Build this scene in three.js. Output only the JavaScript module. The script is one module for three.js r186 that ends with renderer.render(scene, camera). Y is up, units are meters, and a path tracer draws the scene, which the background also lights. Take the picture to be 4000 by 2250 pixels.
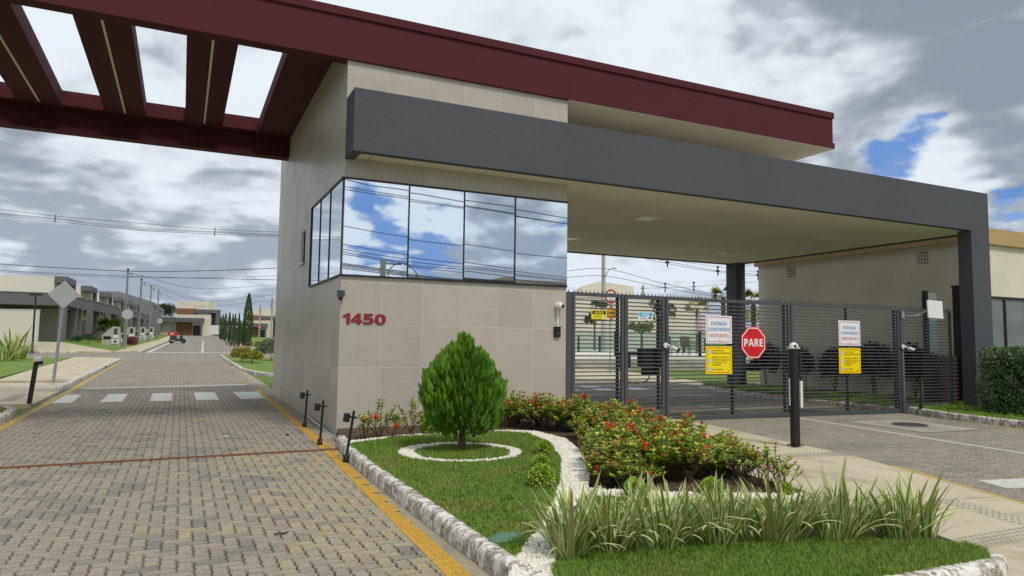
import * as THREE from 'three';
import { mergeGeometries } from 'three/addons/utils/BufferGeometryUtils.js';
import { RoundedBoxGeometry } from 'three/addons/geometries/RoundedBoxGeometry.js';
import { FontLoader } from 'three/addons/loaders/FontLoader.js';
import { TextGeometry } from 'three/addons/geometries/TextGeometry.js';

// ---------------------------------------------------------------- camera
const PW = 4000, PH = 2250, FPX = 2715;
const CAM = { yaw: 0.4424, pitch: 0.0775, roll: 0.0133, x: -2.521, y: 1.65, z: 12.417 };
const scene = new THREE.Scene();
const camera = new THREE.PerspectiveCamera(2 * Math.atan(PH / 2 / FPX) * 180 / Math.PI, PW / PH, 0.1, 3000);
const cf = new THREE.Vector3(Math.sin(CAM.yaw) * Math.cos(CAM.pitch), Math.sin(CAM.pitch), -Math.cos(CAM.yaw) * Math.cos(CAM.pitch));
const r0 = new THREE.Vector3(Math.cos(CAM.yaw), 0, Math.sin(CAM.yaw)), u0 = new THREE.Vector3().crossVectors(r0, cf);
const cr = r0.clone().multiplyScalar(Math.cos(CAM.roll)).addScaledVector(u0, Math.sin(CAM.roll));
const cu = u0.clone().multiplyScalar(Math.cos(CAM.roll)).addScaledVector(r0, -Math.sin(CAM.roll));
camera.position.set(CAM.x, CAM.y, CAM.z);
camera.quaternion.setFromRotationMatrix(new THREE.Matrix4().makeBasis(cr, cu, cf.clone().negate()));
const eye = camera.position;

const renderer = new THREE.WebGLRenderer({ antialias: true });
renderer.setSize(1024, 576);
renderer.toneMapping = THREE.LinearToneMapping;
renderer.toneMappingExposure = 1.42;
renderer.shadowMap.enabled = true;

// ---------------------------------------------------------------- noise helpers
function rng(seed) { let a = seed >>> 0; return () => { a = (a + 0x6D2B79F5) >>> 0; let t = a; t = Math.imul(t ^ (t >>> 15), t | 1); t ^= t + Math.imul(t ^ (t >>> 7), t | 61); return ((t ^ (t >>> 14)) >>> 0) / 4294967296; }; }
const PERM = new Float32Array(65536); { const r = rng(77); for (let i = 0; i < 65536; i++) PERM[i] = r(); }
const lat = (x, y) => PERM[((x & 255) << 8) | (y & 255)];
function vn(x, y) { const xi = Math.floor(x), yi = Math.floor(y); let fx = x - xi, fy = y - yi; fx = fx * fx * fx * (fx * (fx * 6 - 15) + 10); fy = fy * fy * fy * (fy * (fy * 6 - 15) + 10); const a = lat(xi, yi), b = lat(xi + 1, yi), c = lat(xi, yi + 1), d = lat(xi + 1, yi + 1); return a + (b - a) * fx + (c - a) * fy + (a - b - c + d) * fx * fy; }
function fbm(x, y, o) { let s = 0, a = 0.5, t = 0; for (let i = 0; i < o; i++) { s += a * vn(x + i * 17.3, y + i * 9.7); t += a; a *= 0.5; x = x * 2.03; y = y * 2.03; } return s / t; }
function vnp(x, y, P) { const xi = Math.floor(x), yi = Math.floor(y); let fx = x - xi, fy = y - yi; fx = fx * fx * (3 - 2 * fx); fy = fy * fy * (3 - 2 * fy); const m = v => ((v % P) + P) % P; const a = lat(m(xi), m(yi)), b = lat(m(xi + 1), m(yi)), c = lat(m(xi), m(yi + 1)), d = lat(m(xi + 1), m(yi + 1)); return a + (b - a) * fx + (c - a) * fy + (a - b - c + d) * fx * fy; }
function fbmp(u, v, P, o) { let s = 0, a = 0.5, t = 0; for (let i = 0; i < o; i++) { s += a * vnp(u * P, v * P, P); t += a; a *= 0.5; P *= 2; } return s / t; }
const sst = (a, b, x) => { const t = Math.min(1, Math.max(0, (x - a) / (b - a))); return t * t * (3 - 2 * t); };
const mix = (a, b, t) => a + (b - a) * t;

// ---------------------------------------------------------------- photo pixels (4000 x 2250) to directions and points
const ray = (x, y) => cf.clone().multiplyScalar(FPX).addScaledVector(cr, x - PW / 2).addScaledVector(cu, -(y - PH / 2)).normalize();
const onY = (x, y, Y) => { const d = ray(x, y); return eye.clone().addScaledVector(d, (Y - eye.y) / d.y); };
const onZ = (x, y, Z) => { const d = ray(x, y); return eye.clone().addScaledVector(d, (Z - eye.z) / d.z); };
const onX = (x, y, X) => { const d = ray(x, y); return eye.clone().addScaledVector(d, (X - eye.x) / d.x); };
const atDepth = (x, y, D) => { const d = ray(x, y); return eye.clone().addScaledVector(d, D / d.dot(cf)); };
const depthOf = p => p.clone().sub(eye).dot(cf);

// the lie of the land: nearly level at the gate, climbing along the street
const ZK = [[60, 0], [-12, 0], [-16, 0.04], [-36, 0.2], [-52, 0.44], [-60, 0.56], [-108, 1.2], [-152, 2.0], [-260, 3.2], [-900, 6]];
function gy(x, z) {
  let h = 0; for (let i = 1; i < ZK.length; i++) { if (z >= ZK[i][0]) { const [z0, h0] = ZK[i - 1], [z1, h1] = ZK[i]; h = h0 + (h1 - h0) * (z - z0) / (z1 - z0); break; } h = 6; }
  if (z > 60) h = 0;
  return h + (x <= 4 ? 0 : x >= 16 ? -0.11 : -0.11 * (x - 4) / 12);
}
function onGround(x, y, off = 0) { const d = ray(x, y); let t = 2, p; for (let i = 0; i < 6000; i++) { p = eye.clone().addScaledVector(d, t); if (p.y <= gy(p.x, p.z) + off) break; t += 0.002 * t + 0.005; } return p; }

// ---------------------------------------------------------------- sky: broken overcast with a few openings
{
  const W = 4096, Hh = 2048, data = new Float32Array(W * Hh * 4);
  const refl = (x, y) => { const d = ray(x, y); d.z *= -1; return d; };
  const holes = [[ray(3590, 555), 0.02, 0.5], [ray(3515, 630), 0.021, 0.5], [ray(3430, 600), 0.018, 0.3], [ray(3955, 780), 0.022, 0.55], [ray(3900, 800), 0.016, 0.4], [refl(1490, 800), 0.02, 0.36], [refl(1420, 790), 0.016, 0.3], [refl(1560, 960), 0.022, 0.5], [refl(1520, 900), 0.02, 0.4], [refl(1665, 905), 0.024, 0.55], [refl(1650, 1050), 0.026, 0.6], [refl(1450, 985), 0.02, 0.4], [refl(2180, 890), 0.014, 0.5]];
  const dark = [[ray(3700, 60), 0.12, 0.36], [ray(3950, 560), 0.09, 0.3], [ray(330, 830), 0.08, 0.25], [ray(950, 800), 0.08, 0.22], [ray(380, 1000), 0.14, 0.2], [ray(150, 880), 0.09, 0.2], [ray(900, 960), 0.07, 0.2], [ray(3300, 380), 0.07, 0.2], [refl(1900, 850), 0.07, 0.4], [refl(2050, 1010), 0.08, 0.35]];
  const light = [[ray(1700, 40), 0.25, 0.18], [ray(800, 300), 0.28, 0.25], [ray(3480, 480), 0.1, 0.25], [ray(3640, 690), 0.05, 0.45], [ray(3350, 560), 0.09, 0.3], [ray(640, 870), 0.08, 0.25], [ray(2600, 1080), 0.1, 0.2], [refl(1420, 840), 0.05, 0.4], [refl(1760, 900), 0.05, 0.4], [refl(1400, 1000), 0.06, 0.3]];
  const bump = (L, dx, dy, dz, w) => { let s = 0; for (const [d, r, k] of L) { const c = d.x * dx + d.y * dy + d.z * dz; if (c > 0.7) { const a = Math.acos(Math.min(1, c)) / r; if (a < 3) s += k * Math.exp(-a * a * (0.7 + w)); } } return s; };
  for (let j = Hh / 2 - 2; j < Hh; j++) {
    const el = ((j + 0.5) / Hh - 0.5) * Math.PI, dy = Math.sin(el), ch = Math.cos(el), k = 1 / (Math.max(dy, 0) + 0.17);
    for (let i = 0; i < W; i++) {
      const az = ((i + 0.5) / W - 0.5) * 2 * Math.PI, dx = Math.cos(az) * ch, dz = Math.sin(az) * ch;
      const px = dx * k, pz = dz * k;
      const w1 = fbm(px * 0.9 + 31, pz * 0.9 + 7, 3) - 0.5, w2 = fbm(px * 0.9 + 5, pz * 0.9 + 63, 3) - 0.5;
      const n1 = fbm(px * 0.85 + w1 * 1.1 + 3, pz * 0.85 + w2 * 1.1 + 11, 5);
      const n2 = fbm(px * 2.6 + w1 * 1.6 + 40, pz * 2.6 + w2 * 1.6 + 21, 5);
      const n3 = fbm(px * 7 + w2 * 3, pz * 7 + w1 * 3, 4);
      const bil = 1 - Math.abs(2 * fbm(px * 1.7 + w2 * 1.3 + 71, pz * 1.7 + w1 * 1.3 + 13, 5) - 1);
      const n5 = fbm(px * 15 + w1 * 7 + 19, pz * 15 + w2 * 7 + 90, 4);
      let t = n1 * 0.50 + n2 * 0.28 + n3 * 0.22 + (0.82 - bil) * 0.38 + (n5 - .5) * .16;                       // 0.5 is the middle
      t += (bump(dark, dx, dy, dz, (n2 - 0.5) * 1.4) - bump(light, dx, dy, dz, (n2 - 0.5) * 1.4)) * 0.4;
      const g0 = sst(0.36, 0.72, t), g = g0 * .75 + sst(0.46, 0.62, t) * .25;                                    // 0 bright, 1 grey base
      let r = mix(0.585, 0.185, g), gg = mix(0.63, 0.215, g), b = mix(0.67, 0.26, g);
      const veil = Math.exp(-Math.max(dy, 0) * 7);                     // far cloud, paler and bluer
      r = mix(r, 0.39, veil * 0.5); gg = mix(gg, 0.46, veil * 0.5); b = mix(b, 0.555, veil * 0.5);
      const hb = bump(holes, dx, dy, dz, 0), n4 = hb > .02 ? fbm(px * 9 + w1 * 4 + 50, pz * 9 + w2 * 4 + 3, 6) : 0, h = hb + (n4 - 0.5) * 1.5 + (n3 - 0.5) * 0.4, hole = hb > 0.02 ? sst(0.20, 0.62, h) : 0;
      r = mix(r, 0.055 + 0.08 * n3, hole * 0.92); gg = mix(gg, 0.17 + 0.07 * n3, hole * 0.92); b = mix(b, 0.46, hole * 0.92);
      const o = (j * W + i) * 4; data[o] = r; data[o + 1] = gg; data[o + 2] = b; data[o + 3] = 1;
    }
  }
  for (let j = 0; j < Hh / 2 - 2; j++) for (let i = 0; i < W; i++) { const o = (j * W + i) * 4; data[o] = 0.3; data[o + 1] = 0.31; data[o + 2] = 0.3; data[o + 3] = 1; }
  const sky = new THREE.DataTexture(data, W, Hh, THREE.RGBAFormat, THREE.FloatType);
  sky.mapping = THREE.EquirectangularReflectionMapping; sky.magFilter = THREE.LinearFilter; sky.minFilter = THREE.LinearFilter; sky.needsUpdate = true;
  scene.background = sky; scene.environment = sky;
}
// ---------------------------------------------------------------- sun behind thin cloud
const sun = new THREE.DirectionalLight(new THREE.Color().setRGB(1, 0.93, 0.82), 1.5);
sun.position.set(11, 48, 32); sun.target.position.set(4, 0, 0);
sun.castShadow = true; sun.shadow.radius = 26; sun.shadow.mapSize.set(4096, 4096);
Object.assign(sun.shadow.camera, { left: -60, right: 60, top: 60, bottom: -60, near: 1, far: 200 });
scene.add(sun, sun.target); sun.name = 'sun';

// ---------------------------------------------------------------- textures and materials
function tex(n, fn, repeat = 1, srgb = false) {
  const d = new Uint8Array(n * n * 4);
  for (let j = 0; j < n; j++) for (let i = 0; i < n; i++) { const c = fn(i / n, j / n), o = (j * n + i) * 4; for (let k = 0; k < 3; k++) d[o + k] = Math.max(0, Math.min(255, (typeof c === 'number' ? c : c[k]) * 255)); d[o + 3] = typeof c === 'number' || c.length < 4 ? 255 : Math.max(0, Math.min(255, c[3] * 255)); }
  const t = new THREE.DataTexture(d, n, n); t.wrapS = t.wrapT = THREE.RepeatWrapping; t.magFilter = THREE.LinearFilter; t.minFilter = THREE.LinearMipmapLinearFilter; t.generateMipmaps = true;
  t.repeat.set(repeat, repeat); if (srgb) t.colorSpace = THREE.SRGBColorSpace; t.needsUpdate = true; return t;
}
const C = (r, g, b) => new THREE.Color().setRGB(r, g, b);
function M(c, o = {}) { const m = new (o.clearcoat || o.transmission || o.sheen ? THREE.MeshPhysicalMaterial : THREE.MeshStandardMaterial)({ color: Array.isArray(c) ? C(...c) : c, roughness: 0.7, metalness: 0, ...o }); return m; }
const rough = tex(512, (u, v) => 0.93 + 0.20 * (fbmp(u, v, 4, 7) - 0.5) + 0.07 * (fbmp(u + .3, v + .1, 64, 3) - 0.5), 0.22);
const roughBump = tex(512, (u, v) => fbmp(u, v, 32, 4), 1.2);
const tileMap = tex(512, (u, v) => 0.90 + 0.10 * (fbmp(u, v * 6 % 1, 8, 5) - 0.5) + 0.09 * (fbmp(u, v, 4, 4) - 0.5) + 0.05 * (fbmp(u, v, 90, 2) - 0.5), 0.5);
const grain = tex(512, (u, v) => 0.80 + 0.5 * (fbmp(u, v, 40, 4) - 0.5) + 0.22 * (fbmp(u, v, 6, 4) - 0.5), 2.2);
const concreteMap = tex(1024, (u, v) => { const s = fbmp(u, v, 5, 7), f = fbmp(u, v, 60, 3), p = sst(0.55, 0.75, fbmp(u + .4, v + .2, 9, 6)); return [0.86 + 0.22 * (s - 0.5) + 0.14 * (f - 0.5) - 0.16 * p, 0.86 + 0.22 * (s - 0.5) + 0.14 * (f - 0.5) - 0.17 * p, 0.85 + 0.2 * (s - 0.5) + 0.14 * (f - 0.5) - 0.18 * p]; }, 0.28);
const kerbMap = tex(1024, (u, v) => { const a = fbmp(u, v, 9, 7), b = fbmp(u + .37, v + .71, 34, 5), st = fbmp(u, v, 70, 4), dr = fbmp(u * 1.0, v * .12, 64, 4); const d = sst(0.44, 0.57, a * 0.38 + b * 0.30 + dr * 0.32) * .8, k = sst(0.53, 0.66, b * 0.5 + st * 0.5) * sst(.45, .6, a) * .75, w = 0.76 + 0.22 * (st - 0.5); return [mix(mix(w, 0.30, d), 0.09, k), mix(mix(w * 0.98, 0.245, d), 0.078, k), mix(mix(w * 0.93, 0.185, d), 0.062, k)]; }, 0.8);
const soilMap = tex(512, (u, v) => { const a = fbmp(u, v, 10, 6), b = fbmp(u + .2, v, 70, 3); const t = 0.4 + 0.9 * (a - 0.5) + 0.8 * (b - 0.5); return [0.13 * t + 0.035, 0.075 * t + 0.022, 0.042 * t + 0.014]; }, 1.2);
const jointMap = tex(512, (u, v) => { const a = fbmp(u, v, 9, 6), b = fbmp(u, v, 90, 2); const t = 0.75 + 2.6 * Math.max(0, a - 0.5) + 0.8 * (a - .5) + 0.5 * (b - 0.5); return [0.062 * t, 0.046 * t, 0.029 * t]; }, 1.3);
const turfMap = tex(512, (u, v) => { const a = fbmp(u, v, 5, 6), b = fbmp(u + .3, v, 80, 3); const t = 0.5 + 0.8 * (a - 0.5) + 1.0 * (b - 0.5); return [0.075 + 0.13 * t, 0.125 + 0.20 * t, 0.016 + 0.03 * t]; }, 0.8);
const bumpFine = tex(512, (u, v) => fbmp(u, v, 80, 3), 3);
const barkMap = tex(256, (u, v) => { const a = fbmp(u, v * .3, 20, 5); return [0.10 + 0.16 * (a - .35), 0.065 + 0.11 * (a - .35), 0.04 + 0.08 * (a - .35)]; }, 3);
const woodMap = tex(512, (u, v) => { const row = Math.floor(v * 8), a = fbmp(u * .5 + row * .13, v, 24, 5), tone = 0.8 + 0.35 * lat(row, 3); const t = tone * (0.75 + 0.6 * (a - .5)); return [0.33 * t, 0.17 * t, 0.085 * t]; }, 0.8);
const paintAlpha = tex(512, (u, v) => { const w = fbmp(u, v, 14, 6) * 0.6 + fbmp(u, v, 60, 3) * 0.4; return sst(0.255, 0.31, w); }, 1.6);
const farPave = tex(1024, (u, v) => { const X = u * 36, Y = v * 36, x = Math.floor(X), y = Math.floor(Y), k = ((x - y) % 4 + 4) % 4, fx = X - x, fy = Y - y; let id, e = 1; const j = 0.07; if (k < 2) { id = lat(k === 0 ? x : x - 1, y); e = Math.min(fy, 1 - fy, k === 0 ? fx : 1, k === 1 ? 1 - fx : 1); } else { id = lat(x, k === 3 ? y : y - 1); e = Math.min(fx, 1 - fx, k === 3 ? fy : 1, k === 2 ? 1 - fy : 1); } const t = (0.78 + 0.3 * id) * (e < j ? 0.3 : 1) * (0.9 + 0.25 * (fbmp(u, v, 6, 4) - .5)); return [0.36 * t, 0.325 * t, 0.27 * t]; }, 1 / 3.96);

const MAT = {
  tile: M([0.535, 0.487, 0.424], { map: tileMap, roughness: 0.36, bumpMap: bumpFine, bumpScale: 0.0004 }),
  tile2: M([0.512, 0.465, 0.404], { map: tileMap, roughness: 0.38, bumpMap: bumpFine, bumpScale: 0.0004 }),
  tile3: M([0.552, 0.504, 0.44], { map: tileMap, roughness: 0.34, bumpMap: bumpFine, bumpScale: 0.0004 }),
  grout: M([0.80, 0.77, 0.70], { roughness: 0.9 }),
  grey: M([0.080, 0.086, 0.098], { map: rough, bumpMap: roughBump, bumpScale: 0.0025, roughness: 0.8 }),
  maroon: M([0.080, 0.0092, 0.0178], { map: rough, bumpMap: roughBump, bumpScale: 0.0025, roughness: 0.9 }),
  soffit: M([0.90, 0.845, 0.715], { map: rough, roughness: 0.85 }),
  cream: M([0.80, 0.735, 0.61], { map: rough, bumpMap: roughBump, bumpScale: 0.003, roughness: 0.85 }),
  creamLight: M([0.70, 0.66, 0.56], { roughness: 0.85 }),
  ochre: M([0.52, 0.36, 0.17], { map: rough, roughness: 0.8 }),
  houseGrey: M([0.135, 0.135, 0.14], { roughness: 0.85 }),
  mirror: M([0.80, 0.86, 0.92], { metalness: 1, roughness: 0.015 }),
  glassDark: M([0.03, 0.035, 0.04], { roughness: 0.05, clearcoat: 1, clearcoatRoughness: 0.03 }),
  pane: M([0.80, 0.92, 0.90], { transmission: 1, thickness: 0, roughness: 0.02, ior: 1.5 }),
  frame: M([0.012, 0.012, 0.014], { roughness: 0.45 }),
  gate: M([0.085, 0.086, 0.098], { roughness: 0.42, map: tex(256, (u, v) => 0.92 + 0.16 * (fbmp(u, v, 8, 5) - .5), 1) }),
  gateDark: M([0.02, 0.02, 0.022], { roughness: 0.5 }),
  black: M([0.012, 0.012, 0.013], { roughness: 0.38 }),
  whitePlastic: M([0.78, 0.78, 0.76], { roughness: 0.35 }),
  white: M([0.78, 0.77, 0.73], { roughness: 0.8, map: rough }),
  galv: M([0.55, 0.57, 0.58], { metalness: 0.85, roughness: 0.42, map: tex(256, (u, v) => 0.8 + 0.4 * (fbmp(u, v, 12, 5) - .5), 3) }),
  greyPost: M([0.33, 0.35, 0.37], { metalness: 0.5, roughness: 0.5 }),
  signBack: M([0.46, 0.48, 0.49], { metalness: 0.35, roughness: 0.5 }),
  concretePole: M([0.42, 0.40, 0.36], { map: rough, roughness: 0.9 }),
  concrete: M([0.62, 0.545, 0.40], { map: concreteMap, roughness: 0.9, bumpMap: bumpFine, bumpScale: 0.002 }),
  slab: M([0.42, 0.395, 0.34], { map: concreteMap, roughness: 0.9, bumpMap: bumpFine, bumpScale: 0.002 }),
  gutter: M([0.40, 0.345, 0.25], { map: concreteMap, roughness: 0.92, bumpMap: bumpFine, bumpScale: 0.003 }),
  kerb: M([1, 1, 1], { map: kerbMap, roughness: 0.88, bumpMap: kerbMap, bumpScale: 0.006 }),
  soil: M([1, 1, 1], { map: soilMap, roughness: 1, bumpMap: soilMap, bumpScale: 0.06 }),
  joint: M([1, 1, 1], { map: jointMap, roughness: 1 }),
  turf: M([1, 1, 1], { map: turfMap, roughness: 1, bumpMap: turfMap, bumpScale: 0.03 }),
  farRoad: M([1, 1, 1], { map: farPave, roughness: 0.9 }),
  yellow: M([0.66, 0.38, 0.045], { roughness: 0.75, alphaMap: paintAlpha, alphaTest: 0.5, map: grain }),
  yellowPale: M([0.58, 0.42, 0.12], { roughness: 0.75, alphaMap: paintAlpha, alphaTest: 0.5, map: grain }),
  whitePaint: M([0.76, 0.75, 0.70], { roughness: 0.75, alphaMap: paintAlpha, alphaTest: 0.5, map: grain }),
  rust: M([0.23, 0.085, 0.03], { roughness: 0.8, map: grain }),
  bark: M([1, 1, 1], { map: barkMap, roughness: 0.95, bumpMap: barkMap, bumpScale: 0.03 }),
  wood: M([1, 1, 1], { map: woodMap, roughness: 0.6 }),
  leaf: M([1, 1, 1], { vertexColors: true, roughness: 0.5, side: THREE.DoubleSide, transmission: 0.28, thickness: 0 }),
  leafMatte: M([1, 1, 1], { vertexColors: true, roughness: 0.8, side: THREE.DoubleSide }),
  stem: M([0.13, 0.085, 0.045], { roughness: 0.9 }),
  digit: M([0.26, 0.018, 0.026], { roughness: 0.35 }),
  wire: M([0.02, 0.02, 0.022], { roughness: 0.6 }),
  pebble: M([0.80, 0.78, 0.73], { roughness: 0.75 }),
};

// ---------------------------------------------------------------- scene helpers
const taken = new Map();
function numbered(n) { const k = taken.get(n) || 0; taken.set(n, k + 1); return k ? `${n}_${String(k).padStart(3, '0')}` : n; }
function dress(o) { o.castShadow = o.receiveShadow = true; return o; }
function thing(name, label, category, pos = [0, 0, 0], group) { const o = new THREE.Group(); o.name = numbered(name); o.position.set(...(pos.isVector3 ? pos.toArray() : pos)); o.userData = { label, category }; if (group) o.userData.group = group; scene.add(o); return o; }
function part(name, geo, mat, parent, pos, rot) { const m = dress(new THREE.Mesh(geo, mat)); m.name = name; if (pos) m.position.set(...(pos.isVector3 ? pos.toArray() : pos)); if (rot) m.rotation.set(...rot); parent.add(m); return m; }
function single(name, geo, mat, label, category, pos, rot, group) { const m = part(numbered(name), geo, mat, scene, pos, rot); m.userData = { label, category }; if (group) m.userData.group = group; return m; }
function structure(name, geo, mat) { const m = part(numbered(name), geo, mat, scene); m.userData.kind = 'structure'; return m; }
function copyOf(o, pos, ry = 0, label) { const c = o.clone(); c.name = numbered(o.name.replace(/_\d{3}$/, '')); c.position.set(...(pos.isVector3 ? pos.toArray() : pos)); c.rotation.y = ry; c.userData = { ...o.userData }; if (label) c.userData.label = label; scene.add(c); return c; }
function boxUV(g) { const p = g.attributes.position, n = g.attributes.normal, uv = new Float32Array(p.count * 2); for (let i = 0; i < p.count; i++) { const ax = Math.abs(n.getX(i)), ay = Math.abs(n.getY(i)), az = Math.abs(n.getZ(i)); const x = p.getX(i), y = p.getY(i), z = p.getZ(i); if (ay >= ax && ay >= az) { uv[2 * i] = x; uv[2 * i + 1] = z; } else if (ax >= az) { uv[2 * i] = z; uv[2 * i + 1] = y; } else { uv[2 * i] = x; uv[2 * i + 1] = y; } } g.setAttribute('uv', new THREE.BufferAttribute(uv, 2)); return g; }
// box given by its extents
function ext(x0, x1, y0, y1, z0, z1, r = 0) { const w = Math.abs(x1 - x0), h = Math.abs(y1 - y0), d = Math.abs(z1 - z0); let g = r ? new RoundedBoxGeometry(w, h, d, 2, r) : new THREE.BoxGeometry(w, h, d); g.translate((x0 + x1) / 2, (y0 + y1) / 2, (z0 + z1) / 2); return boxUV(g); }
const merge = l => { const a = l.map(g => { const h = g.index ? g.toNonIndexed() : g.clone(); for (const k of Object.keys(h.attributes)) if (!['position', 'normal', 'uv', 'color'].includes(k)) h.deleteAttribute(k); if (!h.attributes.uv) boxUV(h); return h; }); return mergeGeometries(a); };
const cyl = (r, h, n = 12, r2 = r) => new THREE.CylinderGeometry(r2, r, h, n).translate(0, h / 2, 0);
const tube = (pts, r, seg = 24, n = 6) => new THREE.TubeGeometry(new THREE.CatmullRomCurve3(pts), seg, r, n);
const inPoly = (x, z, P) => { let c = false; for (let i = 0, j = P.length - 1; i < P.length; j = i++) { const [xi, zi] = P[i], [xj, zj] = P[j]; if ((zi > z) !== (zj > z) && x < (xj - xi) * (z - zi) / (zj - zi) + xi) c = !c; } return c; };
function clipHalf(P, ax, az, c) { const out = []; for (let i = 0; i < P.length; i++) { const p = P[i], q = P[(i + 1) % P.length], a = p[0] * ax + p[1] * az - c, b = q[0] * ax + q[1] * az - c; if (a <= 0) out.push(p); if ((a < 0 && b > 0) || (a > 0 && b < 0)) { const t = a / (a - b); out.push([p[0] + (q[0] - p[0]) * t, p[1] + (q[1] - p[1]) * t]); } } return out; }
function clipConvex(P, K) { // K convex, any winding
  let area = 0; for (let i = 0; i < K.length; i++) { const [x0, z0] = K[i], [x1, z1] = K[(i + 1) % K.length]; area += x0 * z1 - x1 * z0; }
  const s = area > 0 ? 1 : -1; let R = P;
  for (let i = 0; i < K.length && R.length; i++) { const [x0, z0] = K[i], [x1, z1] = K[(i + 1) % K.length]; const ax = s * (z1 - z0), az = -s * (x1 - x0); R = clipHalf(R, ax, az, ax * x0 + az * z0); }
  return R;
}
function polyGeo(list, yOf) { // list of polygons [[x,z]...] -> one flat-ish sheet facing up, uv in metres
  const pos = [], idx = [], uv = [];
  for (const P of list) { if (P.length < 3) continue; const b = pos.length / 3; const tri = THREE.ShapeUtils.triangulateShape(P.map(p => new THREE.Vector2(p[0], p[1])), []); for (const [x, z] of P) { pos.push(x, yOf(x, z), z); uv.push(x, z); }
    for (const [a, c, d] of tri) { const A = P[a], B = P[c], D = P[d]; const s = (B[0] - A[0]) * (D[1] - A[1]) - (D[0] - A[0]) * (B[1] - A[1]); s > 0 ? idx.push(b + a, b + d, b + c) : idx.push(b + a, b + c, b + d); } }
  const g = new THREE.BufferGeometry(); g.setAttribute('position', new THREE.Float32BufferAttribute(pos, 3)); g.setAttribute('uv', new THREE.Float32BufferAttribute(uv, 2)); g.setIndex(idx); g.computeVertexNormals(); return g;
}
function sheet(P, off, cell = 4) { // a polygon laid on the land, cut along a 4 m grid so that stacked sheets keep their order
  let x0 = 1e9, x1 = -1e9, z0 = 1e9, z1 = -1e9; for (const [x, z] of P) { x0 = Math.min(x0, x); x1 = Math.max(x1, x); z0 = Math.min(z0, z); z1 = Math.max(z1, z); }
  const L = []; for (let i = Math.floor(x0 / cell); i * cell < x1; i++) { const A = clipHalf(clipHalf(P, 1, 0, (i + 1) * cell), -1, 0, -i * cell); if (A.length < 3) continue; for (let j = Math.floor(z0 / cell); j * cell < z1; j++) { const B = clipHalf(clipHalf(A, 0, 1, (j + 1) * cell), 0, -1, -j * cell); if (B.length > 2) L.push(B); } }
  return polyGeo(L, (x, z) => gy(x, z) + off);
}
function skirt(P, off, drop = 0.14) { const pos = [], idx = [], uv = []; let d = 0; const n = P.length; for (let i = 0; i < n; i++) { const [x0, z0] = P[i], [x1, z1] = P[(i + 1) % n], L = Math.hypot(x1 - x0, z1 - z0), k = Math.max(1, Math.ceil(L / 2)); for (let j = 0; j < k; j++) { const b = pos.length / 3; for (const t of [j / k, (j + 1) / k]) { const x = x0 + (x1 - x0) * t, z = z0 + (z1 - z0) * t, y = gy(x, z); pos.push(x, y + off, z, x, y + off - drop, z); uv.push(d + L * t, 0, d + L * t, drop); } idx.push(b, b + 2, b + 1, b + 2, b + 3, b + 1); } d += L; } const g = new THREE.BufferGeometry(); g.setAttribute('position', new THREE.Float32BufferAttribute(pos, 3)); g.setAttribute('uv', new THREE.Float32BufferAttribute(uv, 2)); g.setIndex(idx); g.computeVertexNormals(); return g; }
const raised = (P, off) => merge([sheet(P, off, 4), skirt(P, off, off + 0.08)]);
// many small leaves in one geometry
class Leaves {
  constructor() { this.p = []; this.n = []; this.c = []; this.i = []; }
  leaf(o, d, s, L, W, col, fold = 0.25) { // o base, d direction, s side vector: a folded, pointed blade of 4 triangles
    const nrm = new THREE.Vector3().crossVectors(s, d).normalize(), b = this.p.length / 3;
    const P = (t, k, h) => [o.x + d.x * L * t + s.x * W * k + nrm.x * h * W, o.y + d.y * L * t + s.y * W * k + nrm.y * h * W, o.z + d.z * L * t + s.z * W * k + nrm.z * h * W];
    const v = [P(0, 0, 0), P(0.45, 0.5, fold), P(1, 0, -0.1), P(0.45, -0.5, fold), P(0.5, 0, 0)];
    for (const q of v) { this.p.push(...q); this.n.push(nrm.x, nrm.y, nrm.z); this.c.push(...col); }
    this.i.push(b, b + 1, b + 4, b + 1, b + 2, b + 4, b + 2, b + 3, b + 4, b + 3, b, b + 4); return this;
  }
  geo() { const g = new THREE.BufferGeometry(); g.setAttribute('position', new THREE.Float32BufferAttribute(this.p, 3)); g.setAttribute('normal', new THREE.Float32BufferAttribute(this.n, 3)); g.setAttribute('color', new THREE.Float32BufferAttribute(this.c, 3)); g.setAttribute('uv', new THREE.Float32BufferAttribute(new Float32Array(this.p.length / 3 * 2), 2)); g.setIndex(this.i); g.computeVertexNormals(); return g; }
}
const ORD = ['first', 'second', 'third', 'fourth', 'fifth', 'sixth', 'seventh', 'eighth', 'ninth', 'tenth', 'eleventh', 'twelfth', 'thirteenth', 'fourteenth', 'fifteenth', 'sixteenth', 'seventeenth', 'eighteenth', 'nineteenth', 'twentieth', 'twenty-first', 'twenty-second', 'twenty-third', 'twenty-fourth', 'twenty-fifth', 'twenty-sixth', 'twenty-seventh', 'twenty-eighth', 'twenty-ninth', 'thirtieth', 'thirty-first', 'thirty-second', 'thirty-third', 'thirty-fourth'];
const V = (x, y, z) => new THREE.Vector3(x, y, z);
function randDir(r, up = -1) { for (;;) { const v = V(r() * 2 - 1, r() * 2 - 1, r() * 2 - 1), l = v.length(); if (l > 0.05 && l <= 1 && v.y / l > up) return v.divideScalar(l); } }
const jit = (r, c, k) => { const f = 1 + (r() - 0.5) * 2 * k; return c.map(v => v * f * (1 + (r() - 0.5) * k * 0.5)); };
console.log('helpers ready');
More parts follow.
